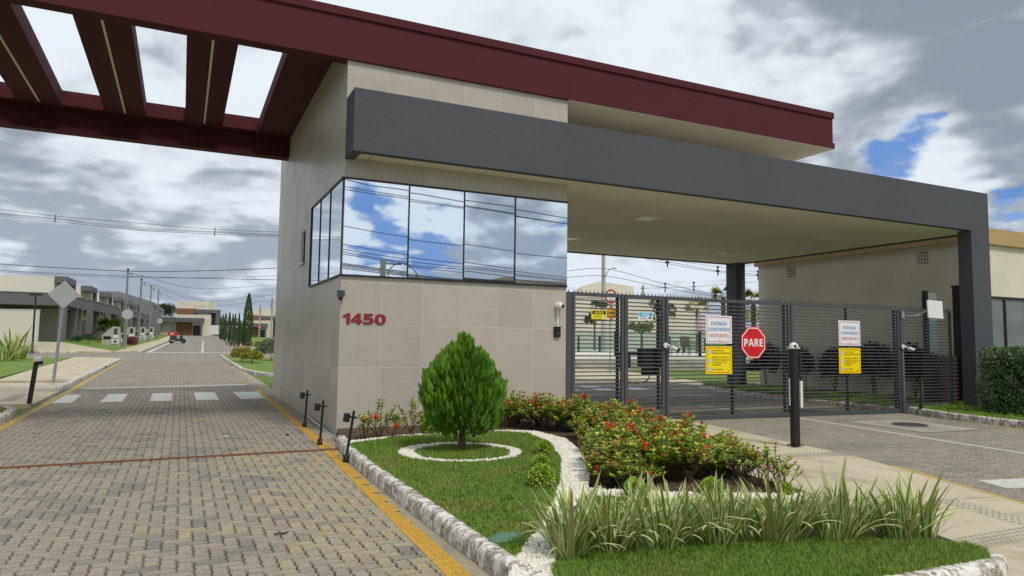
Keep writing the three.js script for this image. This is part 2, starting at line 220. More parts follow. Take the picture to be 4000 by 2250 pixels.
// ================================================================ GROUND AND ROADS
const ground = structure('ground', sheet([[-240, 60], [240, 60], [240, -520], [-240, -520]], -0.05, 4), M([0.75, 0.72, 0.6], { map: turfMap, roughness: 1 }));
{ // land beyond, out to the horizon
  const L = []; for (const [x0, x1, z0, z1] of [[-2600, -240, -2600, 1200], [240, 2600, -2600, 1200], [-240, 240, -2600, -520], [-240, 240, 60, 1200]]) L.push([[x0, z0], [x1, z0], [x1, z1], [x0, z1]]);
  structure('far_land', polyGeo(L, (x, z) => gy(x, z) - 0.06), M([0.75, 0.72, 0.6], { map: turfMap, roughness: 1 }));
}
// far street frame: turned 1.5 degrees from the gatehouse axis; s metres ahead of the camera, L metres to the left
const FB = 1.51 * Math.PI / 180, fdir = V(Math.sin(FB), 0, -Math.cos(FB)), fleft = V(-Math.cos(FB), 0, -Math.sin(FB));
const S = (s, L) => { const p = eye.clone().addScaledVector(fdir, s).addScaledVector(fleft, L); p.y = gy(p.x, p.z); return p; };
const S2 = (s, L) => { const p = S(s, L); return [p.x, p.z]; };

const streetEdgeL = [[-5.5, 12], [-5.5, -7], [-5.6, -10], [-5.66, -15], [-5.7, -20], [-5.74, -28], [-5.75, -37]];
const streetEdgeR = [[-0.62, 12], [-0.61, 9], [-0.565, 7.7], [-0.495, 5.2], [-0.44, 3.7], [-0.33, 1.2], [-0.25, -3], [-0.17, -7.8], [-0.09, -11.7], [-0.05, -22]];
const nearStreet = [...streetEdgeL.filter(p => p[1] > -35), [-5.75, -35], [0.6, -35], [-0.05, -29.5], [-0.05, -24], ...streetEdgeR.slice().reverse()];
const entryRoad = [[4.4, 12], [5.0, 9.4], [5.5, 8.0], [5.98, 6.75], [6.5, 5.46], [6.73, 4.46], [6.85, 3.71], [7.46, 0.3], [7.15, -0.4], [7.15, -8.6], [4.7, -9.4], [4.7, -15.4], [13.9, -15.4], [17.0, -13.2], [16.3, -9.7], [15.3, -6], [14.87, -3.7], [14.9, -2.3], [15.0, -0.3], [14.48, 1.56], [14.23, 3.32], [14.1, 12]];
const street = structure('street', sheet(nearStreet, -0.018, 4), MAT.joint);
const entry = structure('entry_road', sheet(entryRoad, -0.018, 4), MAT.joint);
structure('far_street', sheet([[-5.75, -35], [0.6, -35], [1.2, -37.5], [4, -39], [40, -39], [40, -46.5], S2(62, -4.6), S2(175, -4.6), S2(182, -30), S2(190, -30), S2(190, 30), S2(180, 30), S2(172, 4.4), S2(62.5, 4.4), [-10, -48.5], [-60, -48.5], [-60, -38.6], [-8, -38.2], [-5.75, -36.5]], -0.001, 4), MAT.farRoad);
structure('cross_street', sheet([S2(60, -13), S2(160, -13), S2(160, -19), S2(60, -19)], 0.002, 4), MAT.farRoad);

// --- interlocking pavers, herringbone, one piece each
const U = 0.1125;
const zig = (() => { const out = []; const corner = [[-1, -.5], [0, -.5], [1, -.5], [1, .5], [0, .5], [-1, .5]]; for (let i = 0; i < 6; i++) { const [x0, y0] = corner[i], [x1, y1] = corner[(i + 1) % 6], dx = x1 - x0, dy = y1 - y0, a = 0.085; out.push([x0, y0]); out.push([x0 + dx * .3 - dy * a, y0 + dy * .3 + dx * a]); out.push([x0 + dx * .7 + dy * a, y0 + dy * .7 - dx * a]); } return out; })();
const paverOutline = k => zig.map(([x, y]) => [x * U * (1 - k / (2 * U)), y * U * (1 - k / U)]);
const paverGeo = (() => {
  const top = paverOutline(0.023), low = paverOutline(0.011), n = top.length, pos = [], uv = [], idx = [];
  const tri = THREE.ShapeUtils.triangulateShape(top.map(p => new THREE.Vector2(...p)), []);
  for (const [x, y] of top) { pos.push(x, 0, y); uv.push(x, y); }
  for (const [a, b, c] of tri) idx.push(a, c, b);
  for (let i = 0; i < n; i++) { const j = (i + 1) % n, b = pos.length / 3; pos.push(top[i][0], 0, top[i][1], top[j][0], 0, top[j][1], low[i][0], -0.02, low[i][1], low[j][0], -0.02, low[j][1]); uv.push(...top[i], ...top[j], ...low[i], ...low[j]); idx.push(b, b + 1, b + 2, b + 1, b + 3, b + 2); }
  const g = new THREE.BufferGeometry(); g.setAttribute('position', new THREE.Float32BufferAttribute(pos, 3)); g.setAttribute('uv', new THREE.Float32BufferAttribute(uv, 2)); g.setIndex(idx); g.computeVertexNormals(); return g;
})();
// two tones for stained pieces, four greys, three ochres
const paverTones = [[0.42, 0.372, 0.29], [0.395, 0.353, 0.279], [0.405, 0.351, 0.279], [0.385, 0.349, 0.284], [0.385, 0.33, 0.265], [0.46, 0.386, 0.256], [0.435, 0.372, 0.265], [0.475, 0.406, 0.279], [0.275, 0.258, 0.221], [0.325, 0.297, 0.249]];
const paverMats = paverTones.map((c, i) => { const g = grain.clone(); g.offset.set(0.13 * i, 0.29 * i); g.needsUpdate = true; return M(c, { map: grain, roughness: 0.88, bumpMap: bumpFine, bumpScale: 0.0025 }); });
const paverAll = M([1, 1, 1], { map: grain, roughness: 0.88, bumpMap: bumpFine, bumpScale: 0.0025 });
const placed = { street: [], entry: [] };
function pave(key, owner, poly, toneOf) {
  const r = rng(key === 'street' ? 5 : 6); let x0 = 1e9, x1 = -1e9, z0 = 1e9, z1 = -1e9; for (const [x, z] of poly) { x0 = Math.min(x0, x); x1 = Math.max(x1, x); z0 = Math.min(z0, z); z1 = Math.max(z1, z); }
  const list = [];
  for (let i = Math.floor(x0 / U); i * U < x1; i++) for (let j = Math.floor(z0 / U); j * U < z1; j++) {
    const k = (((i - j) % 4) + 4) % 4; if (k !== 0 && k !== 3) continue;
    const across = k === 0, x = (across ? i + 1 : i + .5) * U, z = (across ? j + .5 : j + 1) * U;
    if (!inPoly(x, z, poly)) continue;
    list.push({ x, z, a: across ? 0 : Math.PI / 2, flip: r() < .5 ? Math.PI : 0, t: toneOf(x, z, r), dy: (r() - .5) * 0.0014, sx: (r() - .5) * 0.012, sz: (r() - .5) * 0.012, d: Math.hypot(x - eye.x, z - eye.z), seen: 0 });
  }
  for (const p of list) { const q = V(p.x, 0, p.z).sub(eye), w = q.dot(cf), u = q.dot(cr) / w * FPX, v = -q.dot(cu) / w * FPX; p.seen = w > 0 && Math.abs(u) < PW / 2 && Math.abs(v) < PH / 2 ? 1 : 0; }
  list.sort((a, b) => (b.seen - a.seen) || (a.d - b.d)); placed[key] = list;
  const inst = new THREE.InstancedMesh(paverGeo, paverAll, Math.max(1, list.length - 300)); inst.name = 'paver_field'; inst.userData.kind = 'stuff'; dress(inst);
  const m4 = new THREE.Matrix4(), q = new THREE.Quaternion(), e = new THREE.Euler(), c = new THREE.Color(), rr = rng(9);
  list.forEach((p, n) => { const y = gy(p.x, p.z) + p.dy; e.set(p.sx, p.a + p.flip, p.sz, 'YXZ');
    if (n < 300) { const m = part('paver', paverGeo, paverMats[p.t], owner, [p.x, y, p.z]); m.rotation.copy(e); }
    else { q.setFromEuler(e); m4.compose(V(p.x, y, p.z), q, V(1, 1, 1)); inst.setMatrixAt(n - 300, m4); const f = 0.94 + rr() * 0.12, t = paverTones[p.t]; inst.setColorAt(n - 300, c.setRGB(t[0] * f, t[1] * f, t[2] * f)); } });
  owner.add(inst);
}
const bandOchre = (x, z) => sst(-2.3, -0.7, x + (fbm(x * 1.4, z * 1.4, 4) - .5) * 2.6) * sst(0.5, 2.4, z);
pave('street', street, nearStreet, (x, z, r) => { const n = fbm(x * 1.7 + 9, z * 1.7, 4) + (r() - .5) * .28; if (r() < bandOchre(x, z) * 0.75) return 5 + Math.floor(r() * 3); const track = Math.exp(-(((x + 2.1 + .12 * Math.sin(z * .4)) / .28) ** 2)) + Math.exp(-(((x + 3.75 + .1 * Math.sin(z * .5)) / .28) ** 2)); if (n + track * .10 > 0.685) return 8 + (r() < .3 ? 0 : 1); if (r() < 0.025) return 8; return Math.floor(r() * 5); });
pave('entry', entry, entryRoad, (x, z, r) => { const n = fbm(x * 1.2 + 4, z * 2.0, 4) + (r() - .5) * .3; if (n > 0.66) return 9; if (n < .3 && r() < .4) return 9; return Math.floor(r() * 5); });
console.log('pavers', placed.street.length, placed.entry.length);

// --- paint: lies on the top of each paver, so the joints stay open
const outlineTop = paverOutline(0.003);
function paint(name, key, quads, mat, owner) {
  const out = []; for (const Q of quads) { let x0 = 1e9, x1 = -1e9, z0 = 1e9, z1 = -1e9; for (const [x, z] of Q) { x0 = Math.min(x0, x); x1 = Math.max(x1, x); z0 = Math.min(z0, z); z1 = Math.max(z1, z); }
    for (const p of placed[key]) { if (p.x < x0 - .2 || p.x > x1 + .2 || p.z < z0 - .2 || p.z > z1 + .2) continue; const c = Math.cos(p.a + p.flip), s = Math.sin(p.a + p.flip); const P = outlineTop.map(([x, y]) => [p.x + x * c + y * s, p.z - x * s + y * c]); const R = clipConvex(P, Q); if (R.length > 2) out.push(R); } }
  return structure(name, polyGeo(out, (x, z) => gy(x, z) + 0.0036), mat);
}
const strip = (pts) => { const q = []; for (let i = 1; i < pts.length; i++) { const a = pts[i - 1], b = pts[i]; q.push([[a[0], a[2]], [a[1], a[2]], [b[1], b[2]], [b[0], b[2]]]); } return q; };
paint('yellow_edge_line', 'street', strip([[-0.82, -0.65, 9.6], [-0.76, -0.59, 7.7], [-0.67, -0.515, 5.2], [-0.61, -0.455, 3.7], [-0.53, -0.37, 1.75]]), MAT.yellow);
paint('yellow_edge_line', 'street', strip([[-0.545, -0.355, 1.55], [-0.50, -0.34, 0.6], [-0.43, -0.275, -3], [-0.35, -0.19, -7.8], [-0.27, -0.12, -11.7]]), MAT.yellow);
paint('yellow_edge_line', 'street', strip([[-5.44, -5.26, 9], [-5.44, -5.27, -3], [-5.50, -5.33, -8], [-5.55, -5.38, -12], [-5.60, -5.44, -18], [-5.66, -5.5, -24], [-5.7, -5.55, -34.9]]), MAT.yellowPale);
const cw = [[-5.34, -4.90, -5.43, -4.98], [-4.30, -3.80, -4.33, -3.84], [-3.18, -2.66, -3.2, -2.68], [-2.08, -1.52, -2.1, -1.52], [-0.98, -0.33, -1.02, -0.30]];
paint('crosswalk_stripe', 'street', cw.map(([a, b, c, d]) => [[a, -7.95], [b, -7.95], [d, -10.75], [c, -10.75]]), MAT.whitePaint);
paint('stop_line', 'street', [[[-5.2, -13.0], [-0.35, -13.9], [-0.35, -14.25], [-5.2, -13.3]]], MAT.whitePaint);
paint('lane_line', 'entry', [[[10.88, 0.2], [10.76, 0.2], [9.42, 9], [9.54, 9]]], MAT.whitePaint);
paint('lane_line', 'entry', [[[10.58, -0.3], [10.70, -0.3], [10.86, -6.3], [10.74, -6.3]]], MAT.whitePaint);
paint('stop_line', 'entry', [[[7.3, -7.25], [14.2, -6.4], [14.2, -6.75], [7.3, -7.6]]], MAT.whitePaint);
paint('crosswalk_stripe', 'entry', [0, 1, 2, 3].map(i => [[8.2 + i * 1.55, -9.3], [9.0 + i * 1.55, -9.2], [9.5 + i * 1.6, -11.6], [8.7 + i * 1.6, -11.7]]), MAT.whitePaint);
paint('crosswalk_stripe', 'entry', [[[6.7, 6.85], [7.6, 7.0], [7.4, 7.5], [6.5, 7.3]], [[6.2, 7.9], [7.3, 8.1], [7.1, 8.6], [6.0, 8.4]]], MAT.whitePaint);
paint('yellow_edge_line', 'entry', [[[6.58, 5.7], [6.72, 5.75], [6.2, 6.95], [6.06, 6.9]], [[6.06, 6.9], [6.2, 6.95], [5.6, 8.4], [5.46, 8.35]], [[14.95, -0.4], [14.8, -0.4], [14.75, -3.7], [14.85, -3.7]], [[14.33, 1.5], [14.2, 1.5], [14.0, 3.4], [14.13, 3.4]], [[14.13, 3.4], [14.0, 3.4], [13.95, 9], [14.05, 9]]], MAT.yellowPale);
// far street paint
structure('far_lane_line', merge([sheet([S2(63, 4.2), S2(63, -4.3), S2(63.6, -4.3), S2(63.6, 4.2)], 0.004), sheet([S2(63.6, 4.1), S2(63.6, 3.9), S2(130, 3.9), S2(130, 4.1)], 0.004), ...[0, 1, 2, 3, 4, 5, 6, 7].map(i => sheet([S2(64 + i * (i ? 7 : 1), .1), S2(64 + i * (i ? 7 : 1), -.1), S2(68 + i * 7, -.1), S2(68 + i * 7, .1)], 0.004))]), M([0.74, 0.72, 0.62], { roughness: 0.8 }));
structure('far_yellow_line', merge([sheet([S2(66, -4.2), S2(66, -4.4), S2(150, -4.4), S2(150, -4.2)], 0.001)]), M([0.55, 0.42, 0.16], { roughness: 0.8 }));

// --- gutter and gatehouse footing strip
structure('gutter', sheet([[-0.84, 11], [-0.82, 9], [-0.77, 7.7], [-0.57, 1.6], [-0.4, -6], [-0.29, -11.7], [-0.25, -29], [0.3, -29], [0.3, 1.2], [-0.2, 3], [-0.25, 11]], -0.005, 4), MAT.gutter);
// --- steel gate track sunk into the street
{ const t = structure('gate_track', merge([ext(-6.2, -0.30, -0.004, 0.012, 1.665, 1.675), ext(-6.2, -0.30, -0.004, 0.004, 1.60, 1.74)]), MAT.rust); t.position.y = 0.002; t.rotation.y = 0.018; }

// --- kerbs, stone by stone
function kerbRun(name, pts, h, w, flip = 1, base = null, len = 0.8) { // pts: outer foot of the kerb; flip: which side the back lies
  const grp = new THREE.Group(); grp.name = numbered(name); grp.userData.kind = 'structure'; scene.add(grp);
  const curve = pts.map(p => V(p[0], 0, p[1])); const r = rng(Math.round(pts[0][0] * 100 + pts.length * 7) + 1000);
  for (let i = 1; i < curve.length; i++) { const a = curve[i - 1], b = curve[i], L = a.distanceTo(b), n = Math.max(1, Math.round(L / len)), ang = Math.atan2(b.z - a.z, b.x - a.x);
    const sl = L / n - 0.006; const rd = Math.min(.045, h * .35), sh = new THREE.Shape(); sh.moveTo(0, -0.08); sh.lineTo(0.006, h - rd); sh.quadraticCurveTo(0.012, h - 0.004, rd, h); sh.lineTo(w, h - .004); sh.lineTo(w, -0.08); sh.closePath();
    const g0 = new THREE.ExtrudeGeometry(sh, { depth: sl, bevelEnabled: true, bevelSize: 0.006, bevelThickness: 0.006, bevelSegments: 1, curveSegments: 3 }); // x: depth into the bank, y up, z along
    for (let k = 0; k < n; k++) { const t = (k + .5) / n, m = V(mix(a.x, b.x, t), 0, mix(a.z, b.z, t)); const g = k === 0 ? g0 : g0; const gg = g.clone(); const p = gg.attributes.position; const uv = gg.attributes.uv; const o = r() * 5; for (let v = 0; v < p.count; v++) uv.setXY(v, p.getZ(v) + o + k * 1.3, p.getX(v) + p.getY(v) + o);
      const st = part('kerb_stone', gg, MAT.kerb, grp); const y = (base === null ? gy(m.x, m.z) : base) + (r() - .5) * .006; st.position.copy(m).setY(y); st.rotation.y = -ang + (r() - .5) * .006; st.rotation.y += -Math.PI / 2; if (flip < 0) { st.rotation.y += Math.PI; }
      st.translateZ(-sl / 2); } }
  return grp;
}
const gardenKerb = [[-0.24, 1.22], [-0.38, 2.6], [-0.425, 4.2], [-0.445, 6.5], [-0.45, 8.0], [-0.40, 8.42], [-0.18, 8.72], [0.3, 8.95], [1.65, 9.33], [2.8, 9.37], [3.0, 9.27], [3.08, 9.1]];
kerbRun('garden_kerb', gardenKerb, 0.142, 0.115, -1);
kerbRun('lawn_kerb', [[15.18, -0.1], [14.48, 1.56], [14.23, 3.32], [14.1, 9]], 0.16, 0.14, -1);
kerbRun('inner_kerb', [[16.9, -10.4], [16.2, -9.6], [15.3, -6], [14.87, -3.7], [14.9, -2.3], [15.02, -0.3]], 0.13, 0.13, -1);
kerbRun('street_kerb', [[-5.5, 8], [-5.5, -4.6], [-5.6, -5.5], [-5.85, -6.0]], 0.13, 0.14, -1);
kerbRun('street_kerb', [[-5.66, -11.6], [-5.70, -15], [-5.72, -20], [-5.75, -26.2]], 0.13, 0.15, -1, null, 1.0);
kerbRun('street_kerb', [[-5.755, -27.3], [-5.76, -28], [-5.77, -36.2], [-6.3, -37.6], [-8, -38.2]], 0.13, 0.15, -1, null, 1.0);
kerbRun('street_kerb', [S2(62.5, 4.5), S2(90, 4.5), S2(130, 4.5)], 0.12, 0.15, -1, null, 3);
kerbRun('street_kerb', [[-9.5, -48.6], [-40, -48.6]], 0.12, 0.15, 1, null, 3);
kerbRun('median_kerb', [S2(140, -4.6), S2(66, -4.6), S2(65, -5.2), S2(64.6, -10)], 0.12, 0.15, -1, null, 3);

// --- pavements
const gardenEdge = [[4.60, 0.02], [4.3, 2], [3.95, 4], [3.64, 6.03], [3.555, 6.9], [3.13, 8.82], [3.08, 9.1]];
const entryWalk = [[4.62, 0.0], ...gardenEdge.slice(1), [3.0, 9.15], [2.85, 9.28], [2.6, 9.3], [1.6, 9.26], [0.9, 9.1], [0.9, 12], [4.4, 12], [5.0, 9.4], [5.5, 8.0], [5.98, 6.75], [6.5, 5.46], [6.73, 4.46], [6.85, 3.71], [7.46, 0.3], [7.2, 0.02], [7.2, -8.4], [4.7, -9.2], [4.62, -9.0]];
const walkTop = sheet(entryWalk, 0.05, 4);
const entryWalkS = structure('entry_pavement', walkTop, MAT.concrete);
{ // its edge down to the road
  const E = [[1.0, 12], [4.4, 12], [5.0, 9.4], [5.5, 8.0], [5.98, 6.75], [6.5, 5.46], [6.73, 4.46], [6.85, 3.71], [7.46, 0.3], [7.2, 0.02], [7.2, -8.4], [4.7, -9.2]], pos = [], idx = [], uv = []; let d = 0;
  E.forEach(([x, z], i) => { if (i) d += Math.hypot(x - E[i - 1][0], z - E[i - 1][1]); pos.push(x, gy(x, z) + .05, z, x, gy(x, z) - .06, z); uv.push(d, 0, d, .1); if (i) { const b = 2 * i - 2; idx.push(b, b + 2, b + 1, b + 2, b + 3, b + 1); } });
  const g = new THREE.BufferGeometry(); g.setAttribute('position', new THREE.Float32BufferAttribute(pos, 3)); g.setAttribute('uv', new THREE.Float32BufferAttribute(uv, 2)); g.setIndex(idx); g.computeVertexNormals(); structure('pavement_edge', g, M([0.62, 0.56, 0.44], { map: concreteMap, roughness: .9, side: THREE.DoubleSide }));
}
// tactile strips: pale blocks with grey domes / bars
const domeMat = M([0.30, 0.275, 0.23], { roughness: 0.9 });
function tactile(P0, P1, w, kind, n) { const a = V(P0[0], 0, P0[1]), b = V(P1[0], 0, P1[1]), d = b.clone().sub(a), L = d.length(); d.normalize(); const s = V(-d.z, 0, d.x); const base = []; const G = [];
  const q = [a.clone().addScaledVector(s, -w / 2), b.clone().addScaledVector(s, -w / 2), b.clone().addScaledVector(s, w / 2), a.clone().addScaledVector(s, w / 2)].map(v => [v.x, v.z]);
  const t = structure('tactile_strip', sheet(q, 0.0525, 4), M([0.56, 0.50, 0.38], { map: concreteMap, roughness: 0.9 }));
  if (kind === 'dome') for (let i = .05; i < L; i += .07) for (let j = -w / 2 + .035; j < w / 2; j += .07) { const p = a.clone().addScaledVector(d, i).addScaledVector(s, j); G.push(new THREE.CylinderGeometry(0.012, 0.018, 0.006, 7).translate(p.x, gy(p.x, p.z) + 0.0555, p.z)); }
  else for (let j = -w / 2 + .05; j < w / 2; j += .075) { const m = a.clone().addScaledVector(d, L / 2).addScaledVector(s, j); G.push(new THREE.BoxGeometry(L, 0.006, 0.022).rotateY(-Math.atan2(d.z, d.x)).translate(m.x, gy(m.x, m.z) + 0.056, m.z)); }
  const o = part(kind === 'dome' ? 'dome_field' : 'guide_bar', merge(G), domeMat, t); o.userData.kind = 'stuff'; }
tactile([5.2, 4.72], [6.62, 4.9], 0.3, 'dome');
tactile([5.62, 1.5], [5.38, 4.5], 0.24, 'bar');
tactile([4.86, 7.62], [4.62, 8.56], 0.28, 'dome'); tactile([3.35, 8.74], [4.9, 8.74], 0.28, 'dome');
structure('pavement_joint', sheet([[4.2, 7.50], [5.6, 7.70], [5.6, 7.712], [4.2, 7.512]], 0.0522, 4), domeMat);
// concrete pad with its cast-iron cover
const pad = structure('concrete_pad', (() => { const g = sheet([[11.25, 1.2], [13.2, 1.17], [12.9, 3.2], [11.05, 3.2]], 0.009, 4); return g; })(), MAT.slab);
{ const c = part('manhole_cover', merge([cyl(0.36, 0.012, 40).translate(0, 0, 0), ...[...Array(9)].map((_, i) => new THREE.BoxGeometry(0.03, 0.006, 0.6 * Math.sqrt(1 - ((i - 4) / 4.6) ** 2)).translate((i - 4) * 0.075, 0.014, 0)), new THREE.TorusGeometry(0.34, 0.012, 6, 40).rotateX(Math.PI / 2).translate(0, 0.012, 0)]), M([0.13, 0.13, 0.125], { roughness: 0.7, metalness: 0.2, map: grain }), pad); c.position.set(12.12, gy(12.12, 2.15) + 0.012, 2.15); }
// left-hand pavement, drive crossing, lawns
const walkL = [[-5.86, -15.3], [-5.90, -28], [-5.92, -36.2], [-6.5, -37.4], [-8.3, -38.0], [-8.4, -36.8], [-8.28, -30], [-8.15, -23], [-7.95, -15.5]];
structure('street_pavement', raised(walkL, 0.13), MAT.concrete);
structure('drive_crossing', raised([[-5.58, -7.2], [-5.62, -11.4], [-5.86, -15.2], [-7.95, -15.4], [-20, -15.6], [-20, -7.2]], 0.06), M([0.63, 0.53, 0.40], { map: concreteMap, roughness: .9 }));
{ const g = structure('drain_grate', merge([0, 1, 2, 3].map(i => sheet([[-6.46 + i * .085, -10.35], [-6.43 + i * .085, -10.35], [-6.40 + i * .085, -8.2], [-6.43 + i * .085, -8.2]], 0.066, 4))), domeMat); }
structure('drain_lintel', ext(-5.90, -5.755, gy(-5.8, -26.8) + .095, gy(-5.8, -26.8) + .132, -27.3, -26.2, .01), MAT.kerb);
const lawnL = [[-8.15, -15.7], [-8.2, -23], [-8.32, -30], [-8.45, -37.2], [-60, -37.2], [-60, -15.7]];
structure('street_lawn', raised(lawnL, 0.14), MAT.turf);
const lawnNear = [[-5.66, 8], [-5.66, -4.7], [-5.8, -5.6], [-6.1, -6.2], [-20, -7.0], [-20, 8]];
structure('street_lawn', raised(lawnNear, 0.115), MAT.turf);
const isl = [[861, 1388], [900, 1414], [946, 1443], [1000, 1456], [1063, 1463]].map(([x, y]) => { const p = onGround(x, y, 0.06); return [p.x, p.z]; });
const island = [...isl, [6, isl[4][1] + 0.4], [12, isl[4][1]], [12, -38], [isl[0][0] + 2.5, -38.2], [isl[0][0] + .6, isl[0][1] - 1]];
structure('island_lawn', raised(island, 0.10), MAT.turf);
kerbRun('island_kerb', [[12, isl[4][1] + 0.15], [isl[4][0] + 2, isl[4][1] + .3], ...isl.slice().reverse().map(([x, z]) => [x - .06, z + .1]), [isl[0][0] + .4, isl[0][1] - 1.1], [isl[0][0] + 2.5, -38.3]], 0.12, 0.14, 1, null, 1);
structure('median_lawn', raised([S2(65, -4.75), S2(160, -4.75), S2(160, -12.6), S2(65, -12.6)], 0.11), MAT.turf);
structure('far_pavement', raised([S2(62.8, 4.65), S2(170, 4.65), S2(170, 6.3), S2(62.8, 6.3)], 0.115), MAT.concrete);
structure('far_pavement', raised([[-60, -48.8], S2(61.5, 6.3), S2(62.8, 4.65), S2(64, 6.3), [-60, -50.8]], 0.118), MAT.concrete);
// right side: lawn by the hedge, inner lawn by the hall, crossing pavement and pool lawn
const lawnR = [[14.62, 1.56], [14.37, 3.32], [14.24, 9], [30, 9], [30, -1], [19, -1], [15.3, -0.1]];
structure('entry_lawn', raised(lawnR, 0.15), MAT.turf);
const lawnInner = [[15.15, -0.3], [15.03, -2.3], [15.0, -3.7], [15.43, -6], [16.32, -9.5], [17.0, -10.3], [18.95, -10.4], [18.95, -0.3]];
structure('inner_lawn', raised(lawnInner, 0.13), MAT.turf);
structure('inner_pavement', raised([[13.9, -15.45], [17.0, -13.25], [16.95, -10.45], [30, -10.45], [30, -13.2], [19, -12.6], [21, -22.3], [20.1, -26], [4.7, -26], [4.7, -15.45]], 0.07), MAT.concrete);
const lawnPool = [[19, -12.7], [21, -22.3], [20.1, -26], [4.7, -26], [4.7, -40], [60, -40], [60, -13.3], [30, -13.3]];
structure('pool_lawn', raised(lawnPool, 0.10), MAT.turf);
console.log('ground ready');
// ================================================================ GATEHOUSE
const TW = 4.6, TD = 9.45, ROOF = 6.73;
const house = thing('gatehouse', 'beige tiled gatehouse with mirrored corner window, maroon roof and grey canopy', 'gatehouse');
// --- solid core and side wall round the small window
const SW = { z0: -4.84, z1: -4.20, y0: 3.45, y1: 4.22 };
part('core_wall', merge([ext(0.15, TW - 0.0016, -0.1, 7.2, -0.0016, -TD + 0.012), ext(0.0016, 0.15, -0.1, 7.2, -0.0016, SW.z1), ext(0.0016, 0.15, -0.1, 7.2, SW.z0, -TD + 0.012), ext(0.0016, 0.15, -0.1, SW.y0, SW.z1, SW.z0), ext(0.0016, 0.15, SW.y1, 7.2, SW.z1, SW.z0)]), MAT.grout, house);
const rowsY = [-0.08, 0.40, 1.163, 1.928, 2.69, 3.455, 4.218, 4.98, 5.745, 6.51, 7.27];
const colsX = [0, 0.746, 1.520, 2.296, 3.067, 3.838, TW], colsZ = []; for (let i = 0; i <= 12; i++) colsZ.push(Math.min(TD, i * 0.7635 + (i ? -0.02 : 0))); colsZ.push(TD);
const holesF = [[0, TW, 2.797, 4.556]], holesS = [[0, 3.275, 2.797, 4.556], [-SW.z1, -SW.z0, SW.y0, SW.y1]];
function cutRect(R, holes) { let L = [R]; for (const [a, b, c, d] of holes) { const N = []; for (const [x0, x1, y0, y1] of L) { if (x1 <= a || x0 >= b || y1 <= c || y0 >= d) { N.push([x0, x1, y0, y1]); continue; } if (y0 < c) N.push([x0, x1, y0, c]); if (y1 > d) N.push([x0, x1, d, y1]); const u = Math.max(y0, c), v = Math.min(y1, d); if (x0 < a) N.push([x0, a, u, v]); if (x1 > b) N.push([b, x1, u, v]); } L = N; } return L.filter(r => r[1] - r[0] > 0.02 && r[3] - r[2] > 0.02); }
const rT = rng(21), tileMats = [MAT.tile, MAT.tile2, MAT.tile3];
{ const front = part('front_cladding', ext(0.02, TW - .02, -0.08, 0.3, -0.012, -0.008), MAT.grout, house), side = part('side_cladding', ext(0.008, 0.011, -0.08, 0.3, -0.03, -TD + .03), MAT.grout, house), back = part('return_cladding', ext(TW - .011, TW - .008, -0.08, 0.3, -0.03, -TD + .03), MAT.grout, house);
  const g = 0.0027, off = u => { const uv = u.attributes.uv, a = rT() * 3, b = rT() * 3; for (let i = 0; i < uv.count; i++) uv.setXY(i, uv.getX(i) + a, uv.getY(i) + b); return u; };
  for (let i = 0; i + 1 < colsX.length; i++) for (let j = 0; j + 1 < rowsY.length; j++) for (const [a, b, c, d] of cutRect([colsX[i], colsX[i + 1], rowsY[j], Math.min(ROOF + .02, rowsY[j + 1])], holesF)) part('tile', off(ext(a + (a ? g : 0), b - (b < TW ? g : 0), c + g, d - g, -0.010, 0.0)), tileMats[Math.floor(rT() * 3)], front);
  for (let i = 0; i + 1 < colsZ.length; i++) for (let j = 0; j + 1 < rowsY.length; j++) if (colsZ[i + 1] - colsZ[i] > .03) for (const [a, b, c, d] of cutRect([colsZ[i], colsZ[i + 1], rowsY[j], rowsY[j + 1]], holesS)) part('tile', off(ext(0.0, 0.010, c + g, d - g, -a - (a ? g : 0.0105), -b + g)), tileMats[Math.floor(rT() * 3)], side);
  for (let i = 0; i + 1 < colsZ.length; i++) for (let j = 0; j + 1 < rowsY.length; j++) if (colsZ[i + 1] - colsZ[i] > .03) part('tile', off(ext(TW - .010, TW, rowsY[j] + g, rowsY[j + 1] - g, -colsZ[i] - (i ? g : 0.0105), -colsZ[i + 1] + g)), tileMats[Math.floor(rT() * 3)], back);
}
// --- mirrored corner window
{ const w = part('corner_window', merge([ext(-0.004, TW + .004, 4.535, 4.565, 0.002, 0.045), ext(-0.004, TW + .004, 2.785, 2.812, 0.002, 0.045), ext(-0.045, -0.004, 4.535, 4.565, 0.045, -3.275), ext(-0.045, -0.004, 2.785, 2.812, 0.045, -3.275), ext(-0.045, -0.002, 2.812, 4.535, -3.25, -3.29), ext(-0.028, -0.002, 2.812, 4.535, 0.002, 0.030), ...[1.208, 2.312, 3.403].map(x => ext(x - .012, x + .012, 2.812, 4.535, 0.002, 0.036)), ...[1.112, 2.169].map(z => ext(-.036, -.002, 2.812, 4.535, -z - .008, -z + .008))]), MAT.frame, house);
  const xs = [0, 1.208, 2.312, 3.403, TW], zs = [0, 1.112, 2.169, 3.275];
  for (let i = 0; i < 4; i++) part('pane', new THREE.BoxGeometry(xs[i + 1] - xs[i] - .024 + (i === 3 ? .012 : 0), 1.722, .012), MAT.mirror, w, [(xs[i] + xs[i + 1]) / 2 + (i === 3 ? .006 : 0), 3.674, .014], [[.0012, -.0015, .001, -.001][i], [.002, -.0025, .0015, .003][i], 0]);
  for (let i = 0; i < 3; i++) part('pane', ext(-0.020, -0.004, 2.812, 4.535, -zs[i] - .004, -zs[i + 1] + .004), MAT.mirror, w);
}
